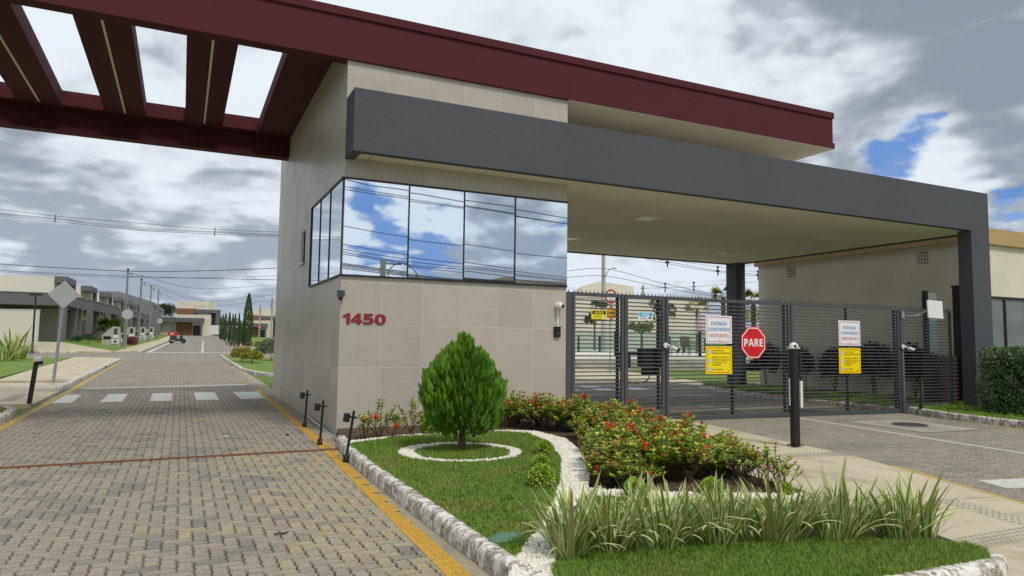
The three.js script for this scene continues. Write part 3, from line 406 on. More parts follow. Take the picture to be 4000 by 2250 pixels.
{ const w = part('small_window', merge([ext(0.06, 0.10, SW.y0, SW.y0 + .04, SW.z1, SW.z0), ext(0.06, 0.10, SW.y1 - .04, SW.y1, SW.z1, SW.z0), ext(0.06, 0.10, SW.y0 + .04, SW.y1 - .04, SW.z1, SW.z1 - .04), ext(0.06, 0.10, SW.y0 + .04, SW.y1 - .04, SW.z0, SW.z0 + .04), ext(0.065, 0.095, (SW.y0 + SW.y1) / 2 - .02, (SW.y0 + SW.y1) / 2 + .02, SW.z1 - .04, SW.z0 + .04)]), MAT.frame, house);
  part('pane', ext(0.075, 0.082, SW.y0 + .04, SW.y1 - .04, SW.z1 - .04, SW.z0 + .04), MAT.glassDark, w);
  part('sill', ext(-0.05, 0.06, SW.y0 - .05, SW.y0, SW.z1 + .03, SW.z0 - .05, .008), MAT.galv, house); }
// --- maroon roof: front and rear beams, ribbed slab with openings over the street, closed part to the gate side
const XR = 12.5, XL = -9.2;
part('front_beam', merge([ext(XL, XR - .03, ROOF, 7.52, -0.22, 0.03), ext(XL, XR, 7.52, 7.68, -0.24, 0.065, .008), ext(XL, XR, ROOF - .002, 6.88, -0.21, 0.062, .006)]), MAT.maroon, house);
part('rear_beam', merge([ext(XL, XR - .03, ROOF, 7.52, -8.02, -7.66), ext(XL, XR, 7.52, 7.68, -8.06, -7.64, .008), ext(XL, XR, ROOF - .002, 6.86, -8.055, -7.67, .006)]), MAT.maroon, house);
part('end_beam', merge([ext(XR - .25, XR - .032, ROOF + .02, 7.50, -0.225, -7.655), ext(XR - .27, XR - .002, 7.525, 7.675, -0.25, -7.63), ext(XL + .002, XL + .25, ROOF + .02, 7.6, -0.225, -7.655)]), MAT.maroon, house);
const slots = [[-9.08, -8.17], [-7.25, -6.335], [-5.42, -4.507], [-3.59, -2.68], [-1.78, -0.866]];
{ let x = XL + .25; const ZF = -0.75, ZB = -7.33; part('slab_strip', ext(XL + .25, 0.0, 7.29, 7.65, -0.222, ZF), MAT.maroon, house); part('slab_strip', ext(XL + .25, 0.0, 7.29, 7.65, ZB, -7.658), MAT.maroon, house);
  for (const [a, b] of [...slots.slice(1), [0.0, 0]]) { part('slab_rib', ext(x, a, 7.292, 7.648, ZF - .0, ZB + .0), MAT.maroon, house); x = b; } }
part('closed_slab', ext(0.0, XR - .25, 7.288, 7.66, -0.223, -7.657), MAT.maroon, house);
part('roof_soffit', ext(TW + .004, XR - .04, ROOF + .004, ROOF + .03, -0.222, -7.655), MAT.soffit, house);
part('roof_soffit', ext(TW + .004, XR - .002, ROOF - .008, ROOF - .0035, 0.055, -8.05), MAT.soffit, house);
for (const x of [-7.72, -5.872, -4.053, -2.223]) part('strip_light', ext(x - .022, x + .022, 7.278, 7.291, -0.8, -7.3), M([0.72, 0.66, 0.5], { roughness: .6 }), house);
part('street_support', ext(XL, XL + .5, -0.1, ROOF - .003, -1.2, -6.8), MAT.tile, house);
// --- grey canopy over the entry
const GB = 4.90, GT = 6.012, GZ = 0.64, GX = 17.9, GR = -9.32, GRX = 18.1;
part('canopy_fascia', merge([ext(0.0, GX, GB, GT, GZ - .17, GZ), ext(0.0, 0.17, GB, GT, 0.003, GZ - .17), ext(GX - .17, GX, GB, GT, GZ - .17, GR + .17), ext(TW + .003, GX, GB, GT, GR, GR + .17)]), MAT.grey, house);
part('canopy_roof', merge([ext(0.17, GX - .17, 5.6, 5.75, 0.003, GZ - .17), ext(TW + .003, GX - .17, 5.6, 5.75, 0.003, GR + .17)]), MAT.slab, house);
part('canopy_soffit', merge([ext(0.20, GX - .17, GB + .028, GB + .06, 0.003, GZ - .20), ext(TW + .003, GX - .20, GB + .028, GB + .06, 0.003, GR + .17)]), MAT.soffit, house);
part('soffit_trim', merge([ext(0.172, GX - .172, GB + .006, GB + .05, GZ - .205, GZ - .172), ext(0.172, 0.205, GB + .006, GB + .05, 0.004, GZ - .206), ext(0.40, 0.425, GB + .018, GB + .027, 0.004, GZ - .21)]), M([0.62, 0.55, 0.43], { roughness: .8 }), house);
part('column', ext(17.09, GX - .001, -0.15, GB + .0, 0.26, GZ - .001), MAT.grey, house);
part('column', ext(17.40, 17.86, -0.15, GB + .0, -8.72, -9.30), MAT.grey, house);
[[8.37, -2.38], [14.83, -2.30], [8.42, -6.5], [14.86, -6.62]].forEach(([x, z]) => { const l = part('ceiling_light', merge([ext(x - .30, x + .30, GB + .012, GB + .027, z - .30, z - .26), ext(x - .30, x + .30, GB + .012, GB + .027, z + .26, z + .30), ext(x - .30, x - .26, GB + .012, GB + .027, z - .26, z + .26), ext(x + .26, x + .30, GB + .012, GB + .027, z - .26, z + .26)]), M([0.86, 0.83, 0.76], { roughness: .5 }), house); part('diffuser', ext(x - .26, x + .26, GB + .018, GB + .026, z - .26, z + .26), M([0.80, 0.77, 0.70], { roughness: .3 }), l); });
// --- house number
const font = await new FontLoader().loadAsync('fonts/droid/droid_sans_bold.typeface.json');
{ const plate = thing('house_number', 'dark red raised house number 1450 on the beige tiles', 'house number'); [['1', 0.045, .13], ['4', 0.195, .20], ['5', 0.415, .19], ['0', 0.625, .20]].forEach(([c, x, w]) => { const g = new TextGeometry(c, { font, size: 0.19, depth: 0.014, curveSegments: 10, bevelEnabled: true, bevelSize: .002, bevelThickness: .002, bevelSegments: 1 }); g.computeBoundingBox(); const b = g.boundingBox, s = w / (b.max.x - b.min.x), sy = 0.19 / (b.max.y - b.min.y); g.translate(-b.min.x, -b.min.y, 0); g.scale(s, sy, 1); part('digit', boxUV(g), MAT.digit, plate, [x, 1.933, 0.006]); }); }
// --- corner lamp, camera, intercom
{ const p = onX(1329, 1136, -0.06); const t = thing('wall_light', 'small dark grey cube light at the corner under the mirrored window', 'wall light', [0.03, 2.46, 0.005]); part('housing', ext(-0.10, 0.02, -0.05, 0.06, -0.002, 0.11, .008), M([0.05, 0.055, 0.06], { roughness: .5 }), t); part('lens', ext(-0.08, 0.0, -0.058, -0.05, 0.02, 0.09), M([0.3, 0.3, 0.28], { roughness: .3 }), t); part('bracket', ext(-0.07, -0.01, -0.11, -0.05, 0.002, 0.03), MAT.black, t); }
{ const t = thing('dome_camera', 'white dome security camera on a white conduit beside the gate post', 'camera', [4.39, 2.40, 0.0]); part('mount', new THREE.CylinderGeometry(0.075, 0.075, 0.05, 20).rotateX(Math.PI / 2).translate(0, 0, 0.026), MAT.whitePlastic, t); part('body', new THREE.SphereGeometry(0.078, 20, 14).translate(0.015, -0.005, 0.085), MAT.whitePlastic, t); part('lens', new THREE.CylinderGeometry(0.035, 0.04, 0.03, 16).rotateX(Math.PI / 2).rotateY(.5).translate(0.05, -0.012, 0.15), MAT.black, t); part('conduit', ext(-0.016, 0.016, -0.46, -0.07, 0.002, 0.03), MAT.whitePlastic, t); }
{ const t = thing('intercom', 'black wall intercom below the white camera conduit', 'intercom', [4.38, 1.86, 0.0]); part('case', ext(-0.07, 0.07, -0.1, 0.1, 0.001, 0.05, .008), MAT.black, t); part('button', new THREE.CylinderGeometry(0.016, 0.016, 0.01, 16).rotateX(Math.PI / 2).translate(0.01, -0.03, 0.054), M([0.18, 0.18, 0.19], { roughness: .3 }), t); part('hood', ext(-0.075, 0.075, 0.1, 0.112, 0.001, 0.075), MAT.black, t); }

// ================================================================ GATE
const GTOP = 2.70, gz = -0.02;
const slatGeo = new Map(), slatOf = w => { const k = w.toFixed(3); if (!slatGeo.has(k)) slatGeo.set(k, boxUV(new THREE.BoxGeometry(w, 0.025, 0.022))); return slatGeo.get(k); };
const spikeGeo = (() => { const L = []; for (const a of [-0.5, 0, 0.5]) { const g = new THREE.ConeGeometry(0.006, a ? 0.075 : 0.095, 4).translate(0, a ? 0.037 : 0.047, 0).rotateZ(-a * 0.75).rotateX(a ? 0.2 : 0); L.push(g.translate(a * .012, 0, 0)); } return merge(L); })();
function gatePanel(name, label, x0, x1, y0, opt = {}) {
  const t = thing(name, label, opt.cat || 'gate', [x0, 0, gz]), w = x1 - x0, fw = opt.fw || 0.075, yt = GTOP;
  part('stile', ext(0.004, fw, y0, yt, -0.03, 0.03, .004), MAT.gate, t); part('stile', ext(w - fw, w - 0.004, y0, yt, -0.03, 0.03, .004), MAT.gate, t);
  part('top_rail', ext(fw, w - fw, yt - fw, yt, -0.029, 0.029), MAT.gate, t); part('bottom_rail', ext(fw, w - fw, y0, y0 + (opt.bw || fw + .02), -0.029, 0.029), MAT.gate, t);
  const a = y0 + (opt.bw || fw + .02), b = yt - fw, n = Math.round((b - a) / 0.0825), p = (b - a) / n;
  for (let i = 1; i < n; i++) part('slat', slatOf(w - 2 * fw), MAT.gate, t, [w / 2, a + i * p, 0.012]);
  for (const x of opt.posts || []) part('inner_post', ext(x - .03, x + .03, a, b, -0.07, -0.028), MAT.gateDark, t);
  const ns = Math.round(w / 0.10); for (let i = 0; i < ns; i++) part('spike', spikeGeo, MAT.gateDark, t, [(i + .5) * w / ns, yt - .002, 0], [0, 0, (lat(i, 9) - .5) * .25]);
  return t;
}
{ const t = thing('gate_post', 'dark grey steel post fixed to the gatehouse wall', 'post', [4.605, 0, gz]); part('post', ext(0, 0.12, 0.0, GTOP, -0.05, 0.04, .004), MAT.gate, t); part('spike', spikeGeo, MAT.gateDark, t, [0.06, GTOP, 0]); }
gatePanel('pedestrian_gate', 'narrow grey slatted gate beside the gatehouse with yellow AVISO sign', 4.74, 6.03, 0.13, { posts: [1.16] });
gatePanel('gate_side_panel', 'narrow grey slatted panel carrying the light blue AVISO sign', 6.04, 7.11, 0.13, { posts: [0.93], fw: .085 });
gatePanel('vehicle_gate', 'wide grey slatted gate leaf carrying the visitor entrance sign', 7.13, 10.88, -0.04, { posts: [1.95, 3.6] });
gatePanel('vehicle_gate', 'wide grey slatted gate leaf carrying the resident entrance sign', 10.90, 14.88, -0.07, { posts: [2.0, 3.85] });
gatePanel('side_fence', 'short grey slatted fence panel between gate and canopy column', 14.96, 17.08, 0.05, { cat: 'fence', posts: [] });
{ const t = thing('hinge_post', 'slim grey hinge post with conduit at the end of the resident gate', 'post', [14.92, 0, gz]); part('post', ext(-0.035, 0.035, -0.1, GTOP, -0.035, 0.05, .004), MAT.gate, t); part('conduit', tube([V(.06, -.1, .05), V(.05, .5, .05), V(.045, 1.5, .05), V(.045, 1.75, .05)], .012), MAT.greyPost, t); }
{ const t = thing('gate_motor', 'dark gate opener arm and box behind the grey slatted panel', 'gate motor', [6.1, 1.2, -0.12]); part('motor_box', ext(0.50, 1.0, -0.05, 0.34, -0.22, -0.02, .01), MAT.gateDark, t); part('arm', merge([ext(-0.02, 0.52, 0.20, 0.28, -0.2, -0.12, .01), ext(0.05, 0.26, -0.08, 0.2, -0.26, -0.1, .02)]), MAT.black, t); part('cable', tube([V(.1, -.08, -.2), V(.12, -.3, -.2), V(.4, -.42, -.2), V(.75, -.35, -.18), V(.85, -.1, -.16)], .014), MAT.black, t); part('lower_box', ext(0.62, 0.95, -0.25, -0.06, -0.24, -0.03, .01), MAT.black, t); }
function bulletCam(pos, ry, label) { const t = thing('bullet_camera', label, 'camera', pos); part('mount', new THREE.CylinderGeometry(0.06, 0.06, 0.035, 20).rotateX(Math.PI / 2).translate(0, 0, 0.018), MAT.whitePlastic, t); part('back_box', new THREE.CylinderGeometry(0.078, 0.078, 0.03, 18).rotateX(Math.PI / 2).translate(0, 0, -0.01), MAT.gate, t); part('arm', tube([V(0, 0, .03), V(.03, .005, .07), V(.06, 0, .09)], .018, 8), MAT.whitePlastic, t); const b = part('body', merge([new THREE.CylinderGeometry(0.045, 0.045, 0.17, 18).rotateZ(Math.PI / 2).translate(0.15, 0, 0)]), MAT.whitePlastic, t, [.02, -.01, .1], [0, ry, -0.3]); part('lens', new THREE.CylinderGeometry(0.047, 0.047, 0.07, 18).rotateZ(Math.PI / 2).translate(0.265, 0, 0), MAT.black, b); return t; }
bulletCam([7.09, 1.62, 0.03], 0.1, 'white bullet camera on the post beside the visitor gate');
bulletCam([14.93, 1.66, 0.04], -0.2, 'white bullet camera on the hinge post of the resident gate');
{ const t = thing('flat_antenna', 'white flat antenna panel on a bent arm above the gate post', 'antenna', [14.95, 2.55, 0.02]); part('arm', tube([V(0, -.05, .03), V(.25, -.06, .05), V(.5, -.03, .12), V(.72, .12, .3)], .016, 20), MAT.greyPost, t); part('clamp', ext(-.05, .05, -.12, .06, .0, .05), MAT.galv, t); part('panel', new RoundedBoxGeometry(0.42, 0.5, 0.05, 3, .02), MAT.whitePlastic, t, [.86, .12, .36], [-.2, -.42, -.16]); part('back_plate', new THREE.BoxGeometry(.12, .16, .06), MAT.galv, t, [.87, .12, .31], [-.2, -.42, -.16]); }

// ================================================================ SIGNS ON THE GATE
function canvasTex(w, h, draw) { const c = document.createElement('canvas'); c.width = w; c.height = h; const x = c.getContext('2d'); draw(x, w, h); const t = new THREE.CanvasTexture(c); t.colorSpace = THREE.SRGBColorSpace; t.anisotropy = 8; return t; }
function rrect(x, a, b, w, h, r) { x.beginPath(); x.moveTo(a + r, b); x.lineTo(a + w - r, b); x.quadraticCurveTo(a + w, b, a + w, b + r); x.lineTo(a + w, b + h - r); x.quadraticCurveTo(a + w, b + h, a + w - r, b + h); x.lineTo(a + r, b + h); x.quadraticCurveTo(a, b + h, a, b + h - r); x.lineTo(a, b + r); x.quadraticCurveTo(a, b, a + r, b); x.closePath(); }
function fit(x, s, cx, cy, w, px, weight = 'bold', align = 'center') { x.font = `${weight} ${px}px sans-serif`; const m = x.measureText(s).width; x.save(); x.translate(cx, cy); x.scale(w / m, 1); x.textAlign = align; x.textBaseline = 'middle'; x.fillText(s, 0, 0); x.restore(); }
function panelSign(name, label, cat, r, draw, backCol = [0.6, 0.6, 0.6], Z = 0.026) { // r: photo rectangle on the gate plane
  const a = onZ(r[0], r[1], Z), b = onZ(r[2], r[3], Z), w = b.x - a.x, h = a.y - b.y; const t = thing(name, label, cat, [(a.x + b.x) / 2, (a.y + b.y) / 2, Z]);
  part('plate', new THREE.BoxGeometry(w, h, 0.006), M(backCol, { roughness: .4 }), t); const W = 512, H = Math.round(512 * h / w);
  const f = new THREE.PlaneGeometry(w - .002, h - .002); part('face', f, M([1, 1, 1], { map: canvasTex(W, H, draw), roughness: .35 }), t, [0, 0, 0.0055]); for (const s of [1, -1]) part('screw', new THREE.CylinderGeometry(.007, .007, .005, 8).rotateX(Math.PI / 2), MAT.galv, t, [0, s * (h / 2 - .02), .008]); return t; }
const entrada = who => (x, w, h) => { x.fillStyle = '#f1f2f4'; x.fillRect(0, 0, w, h); x.strokeStyle = '#c01f3a'; x.lineWidth = 9; rrect(x, 26, 26, w - 52, h - 52, 28); x.stroke(); x.fillStyle = '#1b6db4'; fit(x, 'ENTRADA', w / 2, h * .29, w * .62, h * .17); fit(x, 'CONDOMÍNIO', w / 2, h * .50, w * .84, h * .17); x.fillStyle = '#c01f3a'; fit(x, who, w / 2, h * .72, w * .76, h * .165); x.fillStyle = '#666'; x.fillRect(w * .45, h * .895, w * .14, 4); x.beginPath(); x.arc(w * .51, h * .865, 7, 0, 7); x.fill(); };
const regras = (x, w, h) => { x.fillStyle = '#ffe600'; x.fillRect(0, 0, w, h); x.strokeStyle = '#c43a12'; x.lineWidth = 10; rrect(x, 24, 24, w - 48, h - 48, 28); x.stroke(); const row = (s, y, ww) => { x.fillStyle = '#1c1a10'; fit(x, s, w * .235, y, ww, h * .082, 'bold', 'left'); };
  row('VELOCIDADE', h * .155, w * .46); row('MÁXIMA PERMITIDA', h * .25, w * .69); row('ABAIXE O VIDRO', h * .40, w * .63); row('E IDENTIFIQUE-SE.', h * .49, w * .69); row('ACENDA A LUZ', h * .58, w * .57); row('INTERNA', h * .67, w * .34); row('MÃO ÚNICA', h * .835, w * .41);
  for (const [y, k] of [[.205, 0], [.53, 1], [.83, 2]]) { x.fillStyle = '#fff'; x.beginPath(); x.arc(w * .145, h * y, w * .062, 0, 7); x.fill(); x.strokeStyle = '#222'; x.lineWidth = 6; x.stroke(); x.fillStyle = '#111'; if (k === 0) fit(x, '20', w * .145, h * y, w * .075, h * .075); else if (k === 1) { x.beginPath(); x.arc(w * .145, h * y, w * .032, Math.PI / 2, -Math.PI / 2); x.fill(); } else { x.fillRect(w * .135, h * (y - .015), w * .02, h * .05); x.beginPath(); x.moveTo(w * .145, h * (y - .045)); x.lineTo(w * .115, h * (y - .005)); x.lineTo(w * .175, h * (y - .005)); x.fill(); } } x.fillStyle = '#333'; x.beginPath(); x.arc(w * .85, h * .86, 7, 0, 7); x.fill(); x.fillRect(w * .8, h * .895, w * .12, 3); };
panelSign('entrance_sign', 'white sign reading ENTRADA CONDOMÍNIO (VISITANTE) in blue and red', 'sign', [2756, 1231, 2859, 1342.6], entrada('(VISITANTE)'));
panelSign('rules_sign', 'yellow rules sign below the visitor entrance sign', 'sign', [2756, 1352, 2859.5, 1461], regras, [.7, .6, .02]);
panelSign('entrance_sign', 'white sign reading ENTRADA CONDOMÍNIO (MORADOR) in blue and red', 'sign', [3274, 1251, 3361, 1351], entrada('(MORADOR)'));
panelSign('rules_sign', 'yellow rules sign below the resident entrance sign', 'sign', [3276, 1359.5, 3362.7, 1458], regras, [.7, .6, .02]);
panelSign('warning_sign', 'yellow and black AVISO sign on the pedestrian gate', 'sign', [2309.6, 1211, 2370, 1248], (x, w, h) => { x.fillStyle = '#f4e22a'; x.fillRect(0, 0, w, h); x.fillStyle = '#141412'; x.fillRect(w * .06, h * .06, w * .88, h * .40); x.fillStyle = '#f4e22a'; fit(x, 'AVISO', w * .5, h * .265, w * .62, h * .36); x.fillStyle = '#2a2710'; fit(x, 'POR MOTIVO DE', w * .38, h * .56, w * .42, h * .12); fit(x, 'SEGURANÇA MANTENHA', w * .38, h * .70, w * .6, h * .12); fit(x, 'O PORTÃO FECHADO', w * .38, h * .84, w * .54, h * .12); x.fillStyle = '#eee'; x.fillRect(w * .76, h * .52, w * .12, h * .4); x.fillStyle = '#333'; x.fillRect(w * .79, h * .6, w * .1, h * .05); x.fillRect(w * .8, h * .72, w * .12, h * .06); }, [.7, .6, .05]);
panelSign('warning_sign', 'light blue and white AVISO camera sign on the slatted side panel', 'sign', [2491.8, 1218.7, 2550, 1252.4], (x, w, h) => { x.fillStyle = '#e9ecef'; x.fillRect(0, 0, w, h); x.fillStyle = '#22a3da'; x.fillRect(w * .05, h * .06, w * .9, h * .42); x.fillStyle = '#fff'; fit(x, 'AVISO', w * .5, h * .28, w * .55, h * .34); x.fillStyle = '#3a3a40'; fit(x, 'AMBIENTE', w * .34, h * .58, w * .38, h * .13); fit(x, 'MONITORADO', w * .36, h * .71, w * .5, h * .13); fit(x, 'POR CÂMERAS', w * .36, h * .85, w * .52, h * .13); x.save(); x.translate(w * .8, h * .64); x.rotate(-.35); x.fillStyle = '#16181c'; x.fillRect(-w * .1, -h * .07, w * .2, h * .16); x.fillRect(-w * .14, -h * .02, w * .05, h * .12); x.restore(); x.fillStyle = '#16181c'; x.fillRect(w * .78, h * .76, w * .14, h * .05); x.fillRect(w * .88, h * .76, w * .04, h * .16); });
{ // octagon
  const a = onZ(2895, 1274, .05), b = onZ(2992.7, 1402, .05), w = b.x - a.x, h = a.y - b.y, t = thing('stop_sign', 'red octagonal PARE sign fixed on the visitor gate', 'sign', [(a.x + b.x) / 2, (a.y + b.y) / 2, 0.04]); const R = h / 2 / Math.cos(Math.PI / 8), kx = w / h;
  const octo = (r, d) => new THREE.ExtrudeGeometry(new THREE.Shape([...Array(8)].map((_, i) => new THREE.Vector2(Math.cos((i + .5) * Math.PI / 4) * r * kx, Math.sin((i + .5) * Math.PI / 4) * r))), { depth: d, bevelEnabled: false });
  part('plate', octo(R, .004), M([0.62, 0.008, 0.014], { roughness: .35 }), t); part('border', octo(R * .93, .002), M([0.86, 0.86, 0.86], { roughness: .35 }), t, [0, 0, .004]); part('face', octo(R * .865, .002), M([0.66, 0.008, 0.014], { roughness: .35 }), t, [0, 0, .006]);
  const g = new TextGeometry('PARE', { font, size: .2, depth: .001, curveSegments: 6 }); g.computeBoundingBox(); const bb = g.boundingBox; g.translate(-(bb.max.x + bb.min.x) / 2, -(bb.max.y + bb.min.y) / 2, 0); g.scale(w * .76 / (bb.max.x - bb.min.x), h * .235 / (bb.max.y - bb.min.y), 1); part('lettering', boxUV(g), M([0.88, 0.88, 0.88], { roughness: .35 }), t, [0, 0, .0085]); for (const s of [1, -1]) part('screw', new THREE.CylinderGeometry(.008, .008, .004, 8).rotateX(Math.PI / 2), MAT.galv, t, [0, s * h * .44, .009]); }
console.log('gate ready');
// ================================================================ GARDEN
const GYd = 0.125, gp = (x, y) => { const p = onY(x, y, GYd); return [p.x, p.z]; };
const ov = (x, y) => gp(x * 1.5528, y * 1.5528);
const gardenPoly = [[-0.14, 1.22], [-0.28, 2.6], [-0.32, 4.2], [-0.335, 8.0], [-0.29, 8.38], [-0.1, 8.63], [0.33, 8.84], [1.67, 9.22], [2.8, 9.26], [2.95, 9.2], [3.02, 9.05], ...gardenEdge.slice(0, -1).reverse(), [4.6, -0.0], [0.02, 0.002], [-0.1, 0.6]];
const bed = structure('garden_bed', raised(gardenPoly, 0.1), MAT.soil);
{ // thin pale edging between bed and pavement
  const L = gardenEdge, G = []; for (let i = 1; i < L.length - 1; i++) { const a = L[i], b = L[i + 1], d = Math.hypot(b[0] - a[0], b[1] - a[1]); G.push(new THREE.BoxGeometry(d, 0.12, 0.03).rotateY(-Math.atan2(b[1] - a[1], b[0] - a[0])).translate((a[0] + b[0]) / 2, .058, (a[1] + b[1]) / 2)); } structure('bed_edging', merge(G), M([0.62, 0.58, 0.5], { map: concreteMap, roughness: .9 })); }
// pebble paths: centre line with half width
const inner = [[1230, 1087], [1330, 1093], [1388, 1120], [1411, 1160], [1409, 1210], [1394, 1260], [1360, 1330], [1320, 1375], [1292, 1420], [1280, 1455]].map(p => ov(...p));
const outer = [[1240, 1084], [1350, 1087], [1424, 1106], [1463, 1140], [1483, 1190], [1478, 1235], [1432, 1290], [1402, 1335], [1392, 1430], [1388, 1480]].map(p => ov(...p));
const pebbleCurve = [...inner, ...outer.slice().reverse()];
const crossPath = [[1470, 1232], [1600, 1238], [1750, 1243], [1930, 1245], [2030, 1243], [2030, 1262], [1750, 1262], [1600, 1256], [1475, 1250]].map(p => ov(...p));
const backPath = [[880, 1112], [1000, 1097], [1100, 1091], [1235, 1083], [1235, 1088], [1100, 1096], [1000, 1102], [880, 1119]].map(p => ov(...p));
const ringC = [0.86, 3.74], ringIn = [0.70, 0.38], ringOut = [0.84, 0.55];
const RC = (() => { const a = gp(1618, 1779), b = gp(1966, 1758), t = gp(1811, 1730), l = gp(1560, 1782), r = gp(2047, 1768), lo = gp(1756, 1822); return { cx: (a[0] + b[0]) / 2, cz: (a[1] + b[1]) / 2, in: Math.hypot(b[0] - a[0], b[1] - a[1]) / 2, out: Math.hypot(r[0] - l[0], r[1] - l[1]) / 2 }; })();
console.log('ring', JSON.stringify(RC));
const inRing = (x, z) => { const d = Math.hypot(x - RC.cx, z - RC.cz), a = fbm(x * 6, z * 6, 3) * .06; const off = Math.hypot(x - RC.cx - .02, z - RC.cz - .06); return off > RC.in + a - .03 && d < RC.out - .02 + a * .5; };
const inPebble = (x, z) => inPoly(x, z, pebbleCurve) || inPoly(x, z, crossPath) || inPoly(x, z, backPath) || inRing(x, z);
// lawn inside the curve, front lawn before the dianella row
const lawnA = [...[[872, 1122], [880, 1116], [1000, 1101], [1100, 1095], [1235, 1087]].map(p => ov(...p)), ...inner, [-0.335, 8.0], [-0.32, 4.2], [-0.28, 2.6]];
const frontEdge = [[1392, 1432], [1410, 1416], [1500, 1398], [1620, 1385], [1750, 1374], [1880, 1367], [2000, 1363], [2150, 1363], [2300, 1366], [2430, 1376], [2482, 1390]].map(p => ov(...p));
const lawnB = [...frontEdge, [2.93, 9.18], [2.8, 9.26], [1.67, 9.22], [0.33, 8.84], ov(1396, 1500)];
const lawnC = [[1480, 1252], [1600, 1258], [1750, 1264], [1960, 1262], [1960, 1300], [1700, 1330], [1480, 1340], [1440, 1310]].map(p => ov(...p));
const tuftGeo = (() => { const r = rng(31), L = new Leaves(); for (let i = 0; i < 9; i++) { const a = r() * 6.28, t = 0.15 + r() * 0.65, d = V(Math.cos(a) * t, 1, Math.sin(a) * t).normalize(), s = V(-Math.sin(a), 0, Math.cos(a)); const k = 0.75 + r() * .5; L.leaf(V((r() - .5) * .03, 0, (r() - .5) * .03), d, s, 0.035 + r() * 0.03, 0.0042 + r() * .002, [k, k, k], .15); } return L.geo(); })();
const bladeMat = M([1, 1, 1], { vertexColors: true, roughness: 0.6, side: THREE.DoubleSide });
const tuftMat = M([1, 1, 1], { vertexColors: true, roughness: 0.55, side: THREE.DoubleSide, transmission: 0.3, thickness: 0 });
function lawn(name, poly, n, seed, owner, skip, sc = 1, Y = null, dry = 0.35) {
  const r = rng(seed); let x0 = 1e9, x1 = -1e9, z0 = 1e9, z1 = -1e9; for (const [x, z] of poly) { x0 = Math.min(x0, x); x1 = Math.max(x1, x); z0 = Math.min(z0, z); z1 = Math.max(z1, z); }
  const inst = new THREE.InstancedMesh(tuftGeo, tuftMat, n); inst.name = numbered(name); inst.userData = { kind: 'stuff', label: owner, category: 'grass' }; dress(inst);
  const m = new THREE.Matrix4(), q = new THREE.Quaternion(), c = new THREE.Color(); let k = 0, tries = 0;
  while (k < n && tries++ < n * 12) { const x = x0 + r() * (x1 - x0), z = z0 + r() * (z1 - z0); if (!inPoly(x, z, poly) || (skip && skip(x, z))) continue; const s = sc * (0.68 + r() * .5); q.setFromEuler(new THREE.Euler((r() - .5) * .3, r() * 6.28, (r() - .5) * .3)); m.compose(V(x, (Y === null ? gy(x, z) + .1 : Y) - .004, z), q, V(s, s * (.8 + r() * .5), s)); inst.setMatrixAt(k, m);
    const d = sst(0.5, 0.72, fbm(x * 2.2 + 3, z * 2.2 + 8, 4) + (r() - .5) * .25) * dry, f = 0.8 + r() * .45; inst.setColorAt(k, c.setRGB(mix(0.20, 0.34, d) * f, mix(0.335, 0.31, d) * f, mix(0.032, 0.07, d) * f)); k++; }
  inst.count = k; scene.add(inst); return inst;
}
structure('garden_turf', merge([sheet(lawnA, 0.122, 4), sheet(lawnB, 0.122, 4), sheet(lawnC, 0.122, 4)]), MAT.turf);
lawn('garden_grass', lawnA, 26000, 41, 'trimmed green lawn inside the white pebble curve', (x, z) => inPebble(x, z), 1, GYd, .55);
lawn('garden_grass', lawnB, 15000, 42, 'strip of lawn in front of the striped clumps', null, 1.05, GYd, .3);
lawn('garden_grass', lawnC, 4500, 43, 'patch of lawn between pebbles and striped clumps', null, 1, GYd, .3);
lawn('hedge_grass', lawnR.map(([x, z]) => [Math.min(x, 21), z]), 9000, 44, 'green lawn round the clipped hedge', null, 1.6, 0.04, .1);
lawn('inner_grass', lawnInner, 6000, 45, 'dark lawn strip under the purple shrubs', null, 1.6, 0.03, .1);
lawn('street_grass', [[-5.66, 6], [-5.66, -4.7], [-5.8, -5.6], [-6.1, -6.2], [-9, -6.5], [-9, 6]], 5000, 46, 'rough grass at the kerb beside the street post', null, 1.4, null, .5);
